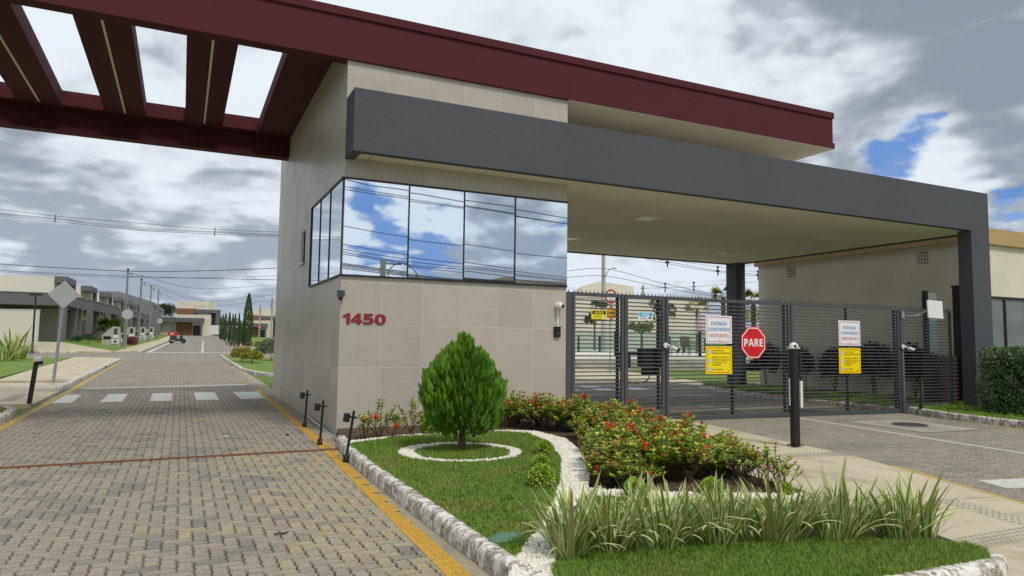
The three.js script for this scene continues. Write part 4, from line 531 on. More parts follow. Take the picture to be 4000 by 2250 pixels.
// pebbles
{ const r = rng(51), shapes = [0, 1, 2].map(s => { const g = new THREE.IcosahedronGeometry(1, 1), p = g.attributes.position; for (let i = 0; i < p.count; i++) { const v = V(p.getX(i), p.getY(i), p.getZ(i)); const k = 0.82 + 0.36 * vn(v.x * 1.7 + s * 9 + 5, v.y * 1.7 + v.z * 2.1 + 5); v.multiplyScalar(k); p.setXYZ(i, v.x, v.y * .72, v.z); } g.computeVertexNormals(); return g; });
  const pts = []; const fill = (poly, dens, test) => { let x0 = 1e9, x1 = -1e9, z0 = 1e9, z1 = -1e9; for (const [x, z] of poly) { x0 = Math.min(x0, x); x1 = Math.max(x1, x); z0 = Math.min(z0, z); z1 = Math.max(z1, z); } const n = (x1 - x0) * (z1 - z0) * dens; for (let i = 0; i < n; i++) { const x = x0 + r() * (x1 - x0), z = z0 + r() * (z1 - z0); if (test(x, z)) pts.push([x, z]); } };
  fill(pebbleCurve, 3600, (x, z) => inPoly(x, z, pebbleCurve)); fill(crossPath, 3200, (x, z) => inPoly(x, z, crossPath)); fill(backPath, 3600, (x, z) => inPoly(x, z, backPath)); const R = RC.out + .1; fill([[RC.cx - R, RC.cz - R], [RC.cx + R, RC.cz + R]], 3600, inRing);
  for (let i = 0; i < 160; i++) { const k = pts[Math.floor(r() * pts.length)]; pts.push([k[0] + (r() - .5) * .2, k[1] + (r() - .5) * .2]); }
  for (let s = 0; s < 3; s++) { const mine = pts.filter((_, i) => i % 3 === s), inst = new THREE.InstancedMesh(shapes[s], MAT.pebble, mine.length); inst.name = numbered('white_pebbles'); inst.userData = { kind: 'stuff', label: 'white marble pebbles laid in curved bands across the garden', category: 'pebbles' }; dress(inst); const m = new THREE.Matrix4(), q = new THREE.Quaternion(), c = new THREE.Color(); mine.forEach(([x, z], i) => { const a = 0.010 + r() * r() * 0.011; q.setFromEuler(new THREE.Euler(r() * .9, r() * 6.28, r() * .9)); m.compose(V(x, GYd + 0.004 + r() * .012, z), q, V(a * (1 + r() * .5), a, a)); inst.setMatrixAt(i, m); const f = 0.78 + r() * .3, w = r() < .12 ? .78 : 1; inst.setColorAt(i, c.setRGB(f, f * (w < 1 ? .9 : .985), f * (w < 1 ? .75 : .95))); }); scene.add(inst); }
  structure('pebble_bedding', merge([sheet(pebbleCurve, 0.126, 4), sheet(crossPath, 0.126, 4)]), M([0.34, 0.29, 0.22], { map: grain, roughness: 1 }));
  console.log('pebbles', pts.length); }
// --- thuja
{ const tp = gp(1804, 1760), base = V(tp[0], GYd, tp[1]), D = depthOf(base), px = D / FPX; console.log('thuja', JSON.stringify(base), D);
  const t = thing('thuja_topiary', 'teardrop shaped bright green thuja in a white pebble ring', 'topiary', base);
  const H = 438 * px, prof = [[0, .22], [.05, .38], [.13, .50], [.24, .565], [.36, .585], [.5, .56], [.64, .47], [.76, .34], [.86, .20], [.94, .085], [1, .015]].map(([a, b]) => [a, b * 1.03]), c0 = 0.17 * H, cH = H - c0;
  const Rt = u => { for (let i = 1; i < prof.length; i++) if (u <= prof[i][0]) return mix(prof[i - 1][1], prof[i][1], (u - prof[i - 1][0]) / (prof[i][0] - prof[i - 1][0])); return .02; };
  part('trunk', merge([new THREE.CylinderGeometry(.035, .06, .5, 9, 4).translate(0, .23, 0), new THREE.CylinderGeometry(.015, .03, .5, 7).rotateZ(.35).translate(.1, .42, 0), new THREE.CylinderGeometry(.015, .03, .5, 7).rotateZ(-.3).rotateY(.8).translate(-.08, .42, 0.03)]), MAT.bark, t);
  const spray = (() => { const r = rng(61), L = new Leaves(); for (let i = 0; i < 17; i++) { const h = i / 17, side = i % 2 ? 1 : -1, a = side * (0.55 - .3 * h) + (r() - .5) * .35; const d = V(Math.sin(a), Math.cos(a), (r() - .5) * .25).normalize(); const k = 0.86 + r() * .3; L.leaf(V(side * .004, h * .085, 0), d, V(d.y, -d.x, 0), 0.034 - .012 * h + r() * .01, 0.013, [k, k, k * .9], .2); } return L.geo(); })();
  const r = rng(62), PL = 860, PER = 11, N = PL * PER + 700, inst = new THREE.InstancedMesh(spray, bladeMat, N), m = new THREE.Matrix4(), q = new THREE.Quaternion(), c = new THREE.Color(); inst.name = 'crown'; inst.userData.kind = 'stuff'; dress(inst); let k = 0;
  const put = (P, yaw, tilt, s, f, tint) => { const e = new THREE.Euler(0, yaw, -tilt, 'YXZ'); q.setFromEuler(e); m.compose(P, q, V(s, s * 1.2, s)); inst.setMatrixAt(k, m); inst.setColorAt(k++, c.setRGB((.12 + .05 * tint) * f, .30 * f, .02 * f)); };
  for (let p = 0; p < PL; p++) { let u; do { u = r(); } while (r() > Rt(u) / .58); const a = r() * 6.283, lump = 1 - .20 * Math.pow(Math.abs(vn(a / 6.283 * 13 + 3, u * 3.2 + a * .2) - .5) * 2, .8), R = Rt(u) * lump * (.84 + .17 * r()), tone = r(), f = .75 + r() * .45, len = (.085 + r() * .09) * (u > .85 ? .8 : 1), out = mix(.5, .06, u) + (r() - .5) * .22, o = V(Math.cos(a) * R, c0 + u * cH - len * .7, Math.sin(a) * R), yaw = -a + (r() - .5) * 1.0;
    for (let i = 0; i < PER; i++) { const t = i / PER, w = .028 * Math.sin(Math.PI * Math.min(1, t * .8 + .2)); put(V(o.x + Math.cos(a) * out * len * t + (r() - .5) * 2 * w, o.y + len * t, o.z + Math.sin(a) * out * len * t + (r() - .5) * 2 * w), yaw + (r() - .5) * .9, out * .7 + (r() - .5) * .35, .62 + r() * .38, f * (.9 + r() * .2), Math.min(1, tone * .6 + r() * .4)); } }
  while (k < N) { let u; do { u = r(); } while (r() > Rt(u) / .58); const a = r() * 6.283, R = Rt(u) * (.3 + .4 * r()); put(V(Math.cos(a) * R, c0 + u * cH - .05, Math.sin(a) * R), r() * 6, (r() - .5) * .6, 1.4, .8, r() * .4); }
  t.add(inst); }
// --- round clipped shrubs
const ballGeo = (() => { const r = rng(71), L = new Leaves(); for (let i = 0; i < 1700; i++) { const d = randDir(r, -.6), R = .72 + .28 * Math.sqrt(r()), o = d.clone().multiplyScalar(R * .92 * (.88 + .24 * vn(d.x * 3 + 9, d.z * 3 + d.y * 3 + 9))); const n = d.clone().add(randDir(r).multiplyScalar(.9)).normalize(), s = V(r() - .5, r() - .5, r() - .5).cross(n).normalize(); L.leaf(o, n, s, .17 + r() * .08, .13, jit(r, r() < .5 ? [.46, .58, .045] : [.22, .38, .04], .3), .3); } return L.geo(); })();
const ballLeafMat = M([1, 1, 1], { vertexColors: true, roughness: .45, side: THREE.DoubleSide });
function ball(name, label, p, R, tint, group) { const t = thing(name, label, 'shrub', p, group); const g = part('foliage', ballGeo, ballLeafMat, t, [0, R * .85, 0], [0, p.x * 7, 0]); g.scale.setScalar(R * 1.12); part('shade_core', new THREE.IcosahedronGeometry(R * .68, 2), M([.03, .045, .015], { roughness: 1 }), t, [0, R * .85, 0]); part('stem', cyl(.008, R * .9, 6, .006), MAT.stem, t); return t; }  // solid core coloured dark for the shade between the leaves
const gpt = (x, y) => { const p = ov(x, y); return V(p[0], GYd, p[1]); };
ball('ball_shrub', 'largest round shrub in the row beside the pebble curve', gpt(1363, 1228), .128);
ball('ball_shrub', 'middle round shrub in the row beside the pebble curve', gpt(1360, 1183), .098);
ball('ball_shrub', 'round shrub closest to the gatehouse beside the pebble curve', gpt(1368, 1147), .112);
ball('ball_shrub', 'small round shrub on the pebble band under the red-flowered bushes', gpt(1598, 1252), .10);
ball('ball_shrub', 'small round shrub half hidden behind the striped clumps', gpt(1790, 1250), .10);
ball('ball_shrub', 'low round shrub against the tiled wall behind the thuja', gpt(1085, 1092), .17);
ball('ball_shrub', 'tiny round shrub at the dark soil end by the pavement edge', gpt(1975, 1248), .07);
// --- ixora bushes
function ixoraGeo(seed, n, H, spread, sparse) { const r = rng(seed), L = new Leaves(), stems = [], tips = [];
  for (let i = 0; i < n; i++) { const a = r() * 6.283, t = Math.sqrt(r()) * spread, h = H * (1 - .35 * (t / spread) ** 2) * (.62 + r() * .42), b = V((r() - .5) * .12, 0, (r() - .5) * .12), e = V(Math.cos(a) * t, h, Math.sin(a) * t), mid = b.clone().lerp(e, .5).add(V((r() - .5) * .06, .04, (r() - .5) * .06)); stems.push(new THREE.TubeGeometry(new THREE.QuadraticBezierCurve3(b, mid, e), 5, sparse ? .005 : .004, 4)); tips.push(e);
    const dir = e.clone().sub(mid).normalize(), young = r(); const nodes = sparse ? 3 : 5;
    for (let k = 0; k < nodes; k++) { const o = e.clone().lerp(mid, k * (sparse ? .2 : .24)), m = k === 0 ? 5 : 4, ph = r() * 6.28; for (let j = 0; j < m; j++) { const b2 = ph + j * 6.283 / m + (r() - .5) * .5, up = k === 0 ? .7 + r() * .6 : .15 + r() * .55; const d = V(Math.cos(b2), up, Math.sin(b2)).normalize(), s = V(-Math.sin(b2), (r() - .5) * .5, Math.cos(b2)).normalize(); let col; const w = r(); if (k === 0 && young > .72) col = jit(r, [.48, .16, .06], .3); else if (k <= 1 && w < .4) col = jit(r, [.62, .62, .08], .25); else col = w < .5 ? jit(r, [.14, .27, .05], .3) : jit(r, [.34, .48, .065], .3); const Ls = ((k === 0 ? .06 : .08) + r() * .03) * (sparse ? .75 : 1); L.leaf(o, d, s, Ls, Ls * .48, col, .22); } } }
  return { leaves: L.geo(), stems: merge(stems), tips }; }
const flowerGeo = (() => { const r = rng(81), L = new Leaves(); for (let i = 0; i < 60; i++) { const d = randDir(r, -.35), o = d.clone().multiplyScalar(.026); for (let k = 0; k < 4; k++) { const s0 = randDir(r), s = s0.cross(d).normalize(), f = s.clone().multiplyScalar(.9).add(d.clone().multiplyScalar(.4)).normalize(); L.leaf(o, f, V(0, 0, 0).crossVectors(d, f).normalize(), .013, .010, jit(r, r() < .8 ? [.72, .045, .022] : [.85, .20, .06], .2), .1); } } return L.geo(); })();
const flowerMat = M([1, 1, 1], { vertexColors: true, roughness: .6, side: THREE.DoubleSide });
const fullB = [[101, 46, .56, .34], [102, 42, .52, .36], [103, 50, .60, .33]].map(a => ixoraGeo(...a, false)), thinB = [[104, 13, .46, .26], [105, 10, .40, .22], [106, 16, .52, .3]].map(a => ixoraGeo(...a, true));
function ixora(label, p, v, full, ry, s, fl, group) { const G = (full ? fullB : thinB)[v], t = thing('ixora_bush', label, 'bush', p, group); t.rotation.y = ry; t.scale.setScalar(s); part('foliage', G.leaves, MAT.leaf, t); part('stem', G.stems, MAT.stem, t); const r = rng(Math.round(p.x * 371 + p.z * 97) + 5000); for (let i = 0; i < fl; i++) { const e = G.tips[Math.floor(r() * G.tips.length)]; const f = part('flower', flowerGeo, flowerMat, t, e.clone().add(V(0, .02, 0)), [r() * 6, r() * 6, 0]); f.scale.setScalar(1.05 + r() * .8); } return t; }
const gx = (x, y) => onY(x, y, GYd - .02);
[[2262, 1708], [2285, 1738], [2308, 1775], [2322, 1815], [2330, 1860], [2348, 1898], [2440, 1908], [2530, 1903]].forEach(([x, y], i) => ixora(`low bronze-tipped bush along the pebble curve, ${ORD[i]} from the tiled wall`, gx(x, y), i % 3, true, i * 2.7, .52 + lat(i, 11) * .1, i % 2, 'low bushes along the pebble curve'));
[[1420, 1715, 1], [1480, 1712, 2], [1530, 1718, 0], [1610, 1706, 2], [1660, 1700, 1]].forEach(([x, y, v], i) => ixora(`sparse red-flowered bush at the tiled wall, ${ORD[i]} from the gatehouse corner`, gx(x, y), v, false, i * 1.7, i === 1 || i === 3 ? 1.12 : .9, i < 3 ? 1 : 0, 'red-flowered bushes at the foot of the tiled wall'));
[[2020, 1655], [2100, 1660], [2180, 1668], [2250, 1672], [2330, 1678], [2400, 1686], [1990, 1668], [2060, 1672], [2130, 1679], [2200, 1685], [2270, 1688], [2345, 1692], [2415, 1699], [2480, 1706], [2312, 1722], [2382, 1742], [2460, 1745], [2540, 1748], [2610, 1762], [2375, 1792], [2455, 1790], [2535, 1788], [2615, 1800], [2392, 1843], [2470, 1840], [2550, 1836], [2630, 1832], [2400, 1890], [2480, 1888], [2560, 1882], [2640, 1870], [2700, 1828], [2690, 1785]].map(([x, y]) => [x, y, gx(x, y).distanceTo(V(1.1, .1, 3.2))]).sort((a, b) => a[2] - b[2]).forEach(([x, y], i) => ixora(`dense ixora bush with red flowers and bronze tips, ${ORD[i]} counting outward from the thuja`, gx(x, y), i % 3, true, i * 2.3, .80 + lat(i, 4) * .24, 1 + (i % 3), 'dense ixora bushes in the curved bed'));
[[2735, 1795], [2765, 1835], [2725, 1868], [2820, 1826], [2800, 1862], [2870, 1846], [2900, 1868], [2840, 1796]].forEach(([x, y], i) => ixora(`low leafy ixora bush, ${ORD[i]} from the dense mass towards the pavement`, gx(x, y), i % 3, true, i * 1.9, .60 + lat(i, 8) * .12, 1, 'low ixora bushes towards the pavement'));
[[2690, 1880, 2], [2740, 1830, 2], [2790, 1870, 0], [2850, 1860, 1], [2900, 1880, 2], [2960, 1893, 0], [3010, 1898, 2], [3060, 1918, 0], [2830, 1815, 1]].sort((a, b) => a[0] - b[0]).forEach(([x, y, v], i) => ixora(`thin twiggy bush at the pavement edge, ${ORD[i]} counting from the dense bushes`, gx(x, y), v, false, i * 1.3, .72 + lat(i, 6) * .2, i === 1 ? 1 : 0, 'twiggy bushes by the entry pavement'));
// --- variegated clumps, leaf by leaf
const bladeShapes = (() => { const out = []; const r = rng(91); for (let k = 0; k < 12; k++) { const Lg = .34 + r() * .28, W = .040 + r() * .014, lean = .05 + (k / 12) * .62, bend = .12 + r() * .6 + (k > 9 ? .8 : 0), pos = [], col = [], idx = [], uv = [], N = 7, tw = (r() - .5) * .9; let x = 0, y = 0, a = lean; const cream = [.86, .85, .46], grn = [.15, .285, .035], pale = [.45, .54, .15];
    for (let i = 0; i <= N; i++) { const t = i / N, w = W * (t < .12 ? .55 + t * 3 : 1) * Math.pow(1 - t, .55) * 1.15, ca = Math.cos(a), sa = Math.sin(a), tws = tw * t; for (let j = 0; j < 6; j++) { const u = [-.5, -.30, -.23, .23, .31, .5][j], V1 = Math.abs(u) * w * .5; const sx = Math.sin(tws) * u * w, sz = Math.cos(tws) * u * w; pos.push(x - ca * V1 * .8 + sx * ca, y + sa * V1 * .8, sz); const c = k === 7 ? (j % 2 ? [.44, .42, .17] : [.30, .33, .10]) : j === 0 || j === 5 ? cream : j === 1 || j === 4 ? (k % 4 ? cream : pale) : k % 6 === 5 && j === 2 ? pale : grn; const f = 1; col.push(c[0] * f, c[1] * f, c[2] * f); uv.push(u, t); if (i < N && j < 5) { const b = i * 6 + j; idx.push(b, b + 1, b + 6, b + 1, b + 7, b + 6); } } a += bend / N * (.4 + t * 1.4); x += Math.sin(a) * Lg / N; y += Math.cos(a) * Lg / N; }
    const g = new THREE.BufferGeometry(); g.setAttribute('position', new THREE.Float32BufferAttribute(pos, 3)); g.setAttribute('color', new THREE.Float32BufferAttribute(col, 3)); g.setAttribute('uv', new THREE.Float32BufferAttribute(uv, 2)); g.setIndex(idx); g.computeVertexNormals(); out.push(g); } return out; })();
function clump(p, n, R, s, label, group, seed, name = 'striped_clump') { const t = thing(name, label, 'plant', p, group), r = rng(seed); for (let i = 0; i < n; i++) { const k = Math.floor(Math.pow(r(), 1.15) * 12), a = r() * 6.283, d = Math.sqrt(r()) * R; const m = part('leaf', bladeShapes[Math.min(11, k)], MAT.leaf, t, [Math.cos(a) * d, -.01, Math.sin(a) * d], [0, -a + (r() - .5) * 1.6, 0]); const z = s * (.72 + r() * .55); m.scale.set(z, z * (.95 + r() * .25), z); } return t; }
[[1432, 1402], [1475, 1396], [1530, 1390], [1590, 1383], [1655, 1378], [1725, 1374], [1800, 1371], [1870, 1367], [1945, 1364], [2020, 1362], [2100, 1361], [2180, 1360], [2265, 1358], [2340, 1360]].forEach(([x, y], i) => { const p = ov(x, y); clump(V(p[0], GYd - .015, p[1] + (i % 2 ? -.10 : .0)), 74, .13, .84, `${ORD[i]} clump of cream and green striped leaves counting from the pebble band end`, 'striped clumps in a row', 900 + i); });
{ const p = onY(1972, 2112, GYd), t = thing('valve_cover', 'weathered green plastic valve box lid in the lawn by the kerb', 'valve cover', [p.x, GYd + .016, p.z]); const g = new THREE.SphereGeometry(.16, 24, 8, 0, 6.283, 0, Math.PI / 2).scale(1, .2, .62); part('lid', g, M([.13, .26, .19], { roughness: .7, map: grain }), t, [0, .0, 0], [0, .5, 0]); part('rim', new THREE.TorusGeometry(.155, .012, 6, 30).rotateX(Math.PI / 2).scale(1, 1, .62), M([.10, .2, .15], { roughness: .7 }), t, [0, .006, 0], [0, .5, 0]); }

// ================================================================ POSTS AND SMALL THINGS NEAR THE GATE
function sensorPost(pos, lean, label, h = .69) { const t = thing('sensor_post', label, 'sensor post', pos, null); part('foot', merge([ext(-.04, .04, 0, .008, -.04, .04), ext(-.035, .035, .008, .10, -.032, .032, .006)]), MAT.black, t); const p = part('pole', cyl(.019, h - .02, 12), MAT.black, t, [0, .02, 0], [0, 0, lean]); part('sensor_head', new RoundedBoxGeometry(.085, .12, .07, 3, .014), MAT.black, p, [-.085, h - .12, 0]); part('clamp', merge([ext(-.05, .05, h - .12, h - .095, -.012, .012), new THREE.TorusGeometry(.014, .005, 6, 12).translate(.055, h - .108, 0)]), MAT.black, p); for (const y of [.045, .075]) part('bolt', new THREE.SphereGeometry(.006, 8, 6), MAT.galv, t, [0, y, .034]); return t; }
{ const q = [[1190, 1668], [1249, 1738], [1350, 1805]].map(a => onY(...a, 0)); sensorPost(q[0], -.04, 'black sensor post farthest along the tiled side wall'); sensorPost(q[1], -.05, 'black sensor post in the middle of the three by the tiled corner'); sensorPost(q[2], -.14, 'tilted black sensor post in front of the garden kerb'); }
{ const p = onY(3424 + 0, 1600, .06); const b = onY(3424, 1615, .05); const pos = onY(3597, 1596, .06); sensorPost([pos.x, .04, pos.z], -.03, 'black sensor post on the lawn behind the weathered entry kerb', .85); }
{ const a = onX(1207, 1632, -.06), b = onX(1292, 1697, -.07), c = onX(1366, 1762, -.30); const t = thing('conduit_pipe', 'galvanised conduit pipe running along the wall foot to the kerb', 'pipe'); part('pipe', tube([a, a.clone().lerp(b, .5), b, b.clone().lerp(c, .5), c], .02, 30, 10), MAT.galv, t); const d = c.clone().sub(a).normalize(); for (const p of [a, b]) { const m = part('coupling', new THREE.CylinderGeometry(.032, .032, .07, 12), MAT.galv, t, p); m.quaternion.setFromUnitVectors(V(0, 1, 0), d); } part('junction_box', new RoundedBoxGeometry(.09, .1, .08, 2, .008), MAT.galv, t, c.clone().add(V(.05, -.03, .06))); part('clip', ext(-.03, .03, -.05, -.02, -.02, .02), MAT.galv, t, b); }
{ const p = onY(3107, 1738, .055), t = thing('camera_bollard', 'tall black post with white dome camera and reader on the pavement', 'bollard', [p.x, .05, p.z]); const h = 1.55; console.log('bollard', JSON.stringify(p));
  part('post', ext(-.062, .062, .006, h, -.05, .05, .01), MAT.black, t); part('base_plate', ext(-.1, .1, 0, .01, -.085, .085), MAT.black, t); part('collar', ext(-.075, .075, h, h + .02, -.062, .062, .004), MAT.whitePlastic, t); part('dome', new THREE.SphereGeometry(.075, 24, 12, 0, 6.283, 0, Math.PI / 2).scale(1, 1.15, 1), MAT.whitePlastic, t, [0, h + .02, 0]); part('vent', merge([ext(-.05, -.02, h + .05, h + .068, .055, .078), ext(-.05, -.02, h + .025, h + .042, .06, .08)]), MAT.black, t); part('reader', ext(.064, .115, h - .42, h - .06, -.06, .06, .01), MAT.black, t); part('side_panel', ext(.066, .118, h - .95, h - .52, -.055, .07, .01), MAT.whitePlastic, t); part('side_panel', ext(-.069, -.062, h - .92, h - .48, -.05, -.028), MAT.whitePlastic, t); }
single('black_scrap', tube([V(-.06, .008, 0), V(-.02, .014, .012), V(.03, .01, .002), V(.055, .02, -.008)], .007, 12, 6), MAT.black, 'small twisted black scrap lying on the pavers', 'scrap', (() => { const p = onY(1100, 2088, .004); return [p.x, .004, p.z]; })());
single('black_scrap', new RoundedBoxGeometry(.05, .03, .04, 2, .008), MAT.black, 'little dark lump on the pavers near the steel track', 'scrap', (() => { const p = onY(1122, 1700, .004); return [p.x, .018, p.z]; })());
single('paper_scrap', new THREE.BoxGeometry(.10, .004, .05), MAT.whitePlastic, 'scrap of white paper on the shaded pavers', 'scrap', (() => { const p = onY(882, 1705, .004); return [p.x, .008, p.z]; })(), [0, .5, .05]);
console.log('garden ready');
// ================================================================ FAR STREET: ROW HOUSES
const wire = (name, label, pts, r = .014, grp) => single(name, tube(pts, r, 40, 5), MAT.wire, label, 'cable', null, null, grp);
const HB = 1.28, PITCH = 13.8;
const rowHouse = (() => { const t = new THREE.Group(); t.name = 'row_house';
  // local: x = 0 garage front, negative behind; z = 0 near side, negative away; y = 0 floor
  part('carport_roof', merge([ext(-6.2, 0, 2.70, 3.60, -.0, -8.1), ext(-6.25, .04, 3.60, 3.66, .04, -8.14)]), MAT.houseGrey, t);
  part('column', ext(-.5, -.004, -.1, 2.70, -.004, -.55), MAT.houseGrey, t); part('column', ext(-.5, -.004, -.1, 2.70, -5.2, -5.6), MAT.houseGrey, t); part('column', ext(-.5, -.004, -.1, 2.70, -7.6, -8.096), MAT.houseGrey, t);
  part('carport_wall', merge([ext(-6.2, -5.95, -.1, 2.70, -.2, -8.0), ext(-5.95, -1.2, -.1, 2.7, -7.7, -7.9)]), MAT.creamLight, t);
  part('rear_wall', merge([ext(-16, -6.2, -.1, 3.3, -.1, -12.4), ext(-6.2, -2.2, -.1, 3.3, -8.14, -12.4)]), MAT.creamLight, t);
  part('upper_block', merge([ext(-16, -2.0, 3.3, 5.35, -6.5, -11.0), ext(-2.0, -1.25, 3.66, 4.87, -8.6, -9.1)]), MAT.creamLight, t);
  part('upper_cap', merge([ext(-1.55, -1.07, 4.87, 5.42, -6.46, -11.04), ext(-1.98, -1.07, 3.66, 4.87, -10.6, -11.04), ext(-2.0, -1.55, 4.87, 5.42, -6.46, -11.04)]), MAT.houseGrey, t);
  part('recess_panel', ext(-2.04, -1.99, 3.66, 4.87, -6.7, -8.6), MAT.creamLight, t);
  const d = part('front_door', ext(-2.24, -2.18, -.05, 2.3, -9.0, -10.0), MAT.frame, t); part('handle', ext(-2.18, -2.14, .9, 1.3, -9.85, -9.8), MAT.galv, d);
  const w = part('window', ext(-5.97, -5.9, .3, 2.2, -1.2, -4.6), MAT.frame, t); part('pane', ext(-5.905, -5.89, .36, 2.14, -1.26, -4.54), MAT.glassDark, w);
  const w2 = part('window', ext(-2.24, -2.17, .9, 2.2, -10.6, -12.0), MAT.frame, t); part('pane', ext(-2.18, -2.165, .95, 2.15, -10.65, -11.95), MAT.glassDark, w2);
  const st = part('entrance_step', ext(-2.2, -.2, -.35, -.06, -8.4, -11.8), MAT.concrete, t); return t; })();
const houseWords = ['low grey and cream row house at the corner of the cross street', 'second grey and cream row house along the street', 'third grey and cream row house along the street', 'fourth grey and cream row house along the street', 'fifth grey and cream row house along the street', 'sixth grey and cream row house along the street', 'seventh grey and cream row house along the street', 'eighth grey and cream row house along the street'];
for (let k = 0; k < 8; k++) { const p = S(62.8 + k * PITCH, 9.73); p.y = HB + k * .15; const h = k ? rowHouse.clone() : rowHouse; h.name = numbered('row_house'); h.position.copy(p); h.rotation.y = -FB; h.userData = { label: houseWords[k], category: 'house', group: 'row houses along the street' }; scene.add(h);
  // sloping front garden
  const a = S(62.8 + k * PITCH - 1.0, 6.3), b = S(62.8 + k * PITCH + 12.8, 6.3), c = S(62.8 + k * PITCH + 12.8, 9.75), d = S(62.8 + k * PITCH - 1.0, 9.75), c2 = S(62.8 + k * PITCH + 12.8, 26), d2 = S(62.8 + k * PITCH - 1.0, 26); for (const q of [c, d, c2, d2]) q.y = p.y - .08; a.y += .13; b.y += .13; const a0 = a.clone(), d0 = d.clone(); a0.y -= 1.2; d0.y -= 1.8; const d3 = d2.clone(); d3.y -= 1.8; if (k === 0) { const w = new THREE.BufferGeometry(), q = fdir.clone().multiplyScalar(-.02); w.setAttribute('position', new THREE.Float32BufferAttribute([a, d, a0, d0, d2, d3].flatMap(v => v.clone().add(q).toArray()), 3)); w.setIndex([0, 1, 2, 1, 3, 2, 1, 4, 3, 4, 5, 3]); w.computeVertexNormals(); structure('retaining_wall', boxUV(w), M([.66, .60, .48], { roughness: .9, side: THREE.DoubleSide })); } const g = new THREE.BufferGeometry(); g.setAttribute('position', new THREE.Float32BufferAttribute([...a.toArray(), ...b.toArray(), ...c.toArray(), ...d.toArray(), ...c2.toArray(), ...d2.toArray(), ...a0.toArray(), ...d0.toArray(), ...d3.toArray()], 3)); g.setAttribute('uv', new THREE.Float32BufferAttribute([0, 0, 14, 0, 14, 4, 0, 4, 14, 20, 0, 20, 0, 0, 0, 4, 0, 20], 2)); g.setIndex([0, 2, 3, 0, 1, 2, 3, 4, 5, 3, 2, 4, 0, 3, 6, 3, 7, 6, 3, 5, 7, 5, 8, 7]); g.computeVertexNormals(); structure('front_lawn', g, M([1, 1, 1], { map: turfMap, roughness: 1, side: THREE.DoubleSide })); }
{ // dark gabled shed behind the row
  const t = thing('gabled_shed', 'long dark grey gabled roof rising behind the row houses', 'shed', S(150, 14)); t.rotation.y = -FB; t.position.y = 2.2; const sh = new THREE.Shape([new THREE.Vector2(-16, 0), new THREE.Vector2(5, 0), new THREE.Vector2(5, 6.2), new THREE.Vector2(-1, 8.0), new THREE.Vector2(-16, 7.6)]); part('roof', boxUV(new THREE.ExtrudeGeometry(sh, { depth: 40, bevelEnabled: false }).translate(0, 0, -40)), M([.20, .21, .22], { roughness: .7, map: rough }), t); part('gable_trim', ext(4.9, 5.1, 5.3, 5.6, 0, -40), MAT.frame, t); }
{ // pale garden wall and paved court in front of the first house
  const D = 50, a = atDepth(-60, 1205, D), b = atDepth(150, 1212, D), c = atDepth(146, 1345, D); const t = thing('boundary_wall', 'plain cream boundary wall at the street corner', 'wall', [b.x, c.y - .1, b.z]); const w = a.distanceTo(b); const ang = Math.atan2(b.z - a.z, b.x - a.x); const h = b.y - c.y + .1; part('wall', ext(-w, 0, 0, h, -.18, 0), MAT.creamLight, t, null, [0, -ang, 0]); part('coping', ext(-w - .02, .02, h, h + .05, -.21, .03), MAT.white, t, null, [0, -ang, 0]); }
// meter pillars
const meter = (() => { const t = new THREE.Group(); t.name = 'meter_pillar'; const sh = new THREE.Shape([new THREE.Vector2(-.95, 0), new THREE.Vector2(.45, 0), new THREE.Vector2(.45, 1.85), new THREE.Vector2(-.15, 1.88), new THREE.Vector2(-.95, 1.12)]); part('body', boxUV(new THREE.ExtrudeGeometry(sh, { depth: .4, bevelEnabled: false }).translate(0, 0, -.4)), M([.50, .48, .44], { map: rough, roughness: .9 }), t); part('letter_box', ext(-.85, -.25, .72, 1.0, .0, .02), MAT.black, t); part('meter_window', ext(-.05, .25, 1.18, 1.72, .0, .03), MAT.glassDark, t); part('meter_box', ext(-.1, .3, .85, 1.12, .0, .05), MAT.whitePlastic, t); const b = part('breaker_box', ext(-.2, .4, .3, .75, .0, .06), M([.62, .64, .66], { roughness: .4 }), t); part('dial', new THREE.CylinderGeometry(.1, .1, .04, 18).rotateX(Math.PI / 2).translate(.1, .53, .07), MAT.black, b); return t; })();
const poleTop = []; [[72.5, 7.4], [86.5, 7.3], [100.5, 7.2], [114.5, 7.1]].forEach(([s, L], k) => { const p = S(s, L); p.y += .12; const m = k ? meter.clone() : meter; m.name = numbered('meter_pillar'); m.position.copy(p); m.userData = { label: ['concrete meter pillar of the corner row house', 'concrete meter pillar beside the red hedge', 'third concrete meter pillar down the street', 'fourth concrete meter pillar down the street'][k], category: 'meter pillar', group: 'meter pillars along the pavement' }; scene.add(m);
  const q = S(s + .6, L - .75); const h = 7.3, t = thing('service_pole', ['slim steel service pole behind the corner meter pillar', 'slim steel service pole behind the second meter pillar', 'slim steel service pole behind the third meter pillar', 'slim steel service pole behind the fourth meter pillar'][k], 'pole', q, 'service poles along the row houses'); part('pole', cyl(.10, h, 10, .085), M([.20, .215, .2], { roughness: .7 }), t); part('cap', new THREE.SphereGeometry(.11, 10, 8), MAT.frame, t, [0, h, 0]); part('insulator', merge([new THREE.SphereGeometry(.07, 8, 6).translate(.28, h - .35, 0), ext(.05, .3, h - .38, h - .33, -.02, .02), new THREE.TorusGeometry(.12, .012, 6, 16).translate(.35, h - .6, 0)]), MAT.frame, t); poleTop.push(V(q.x + .3, q.y + h - .35, q.z)); });
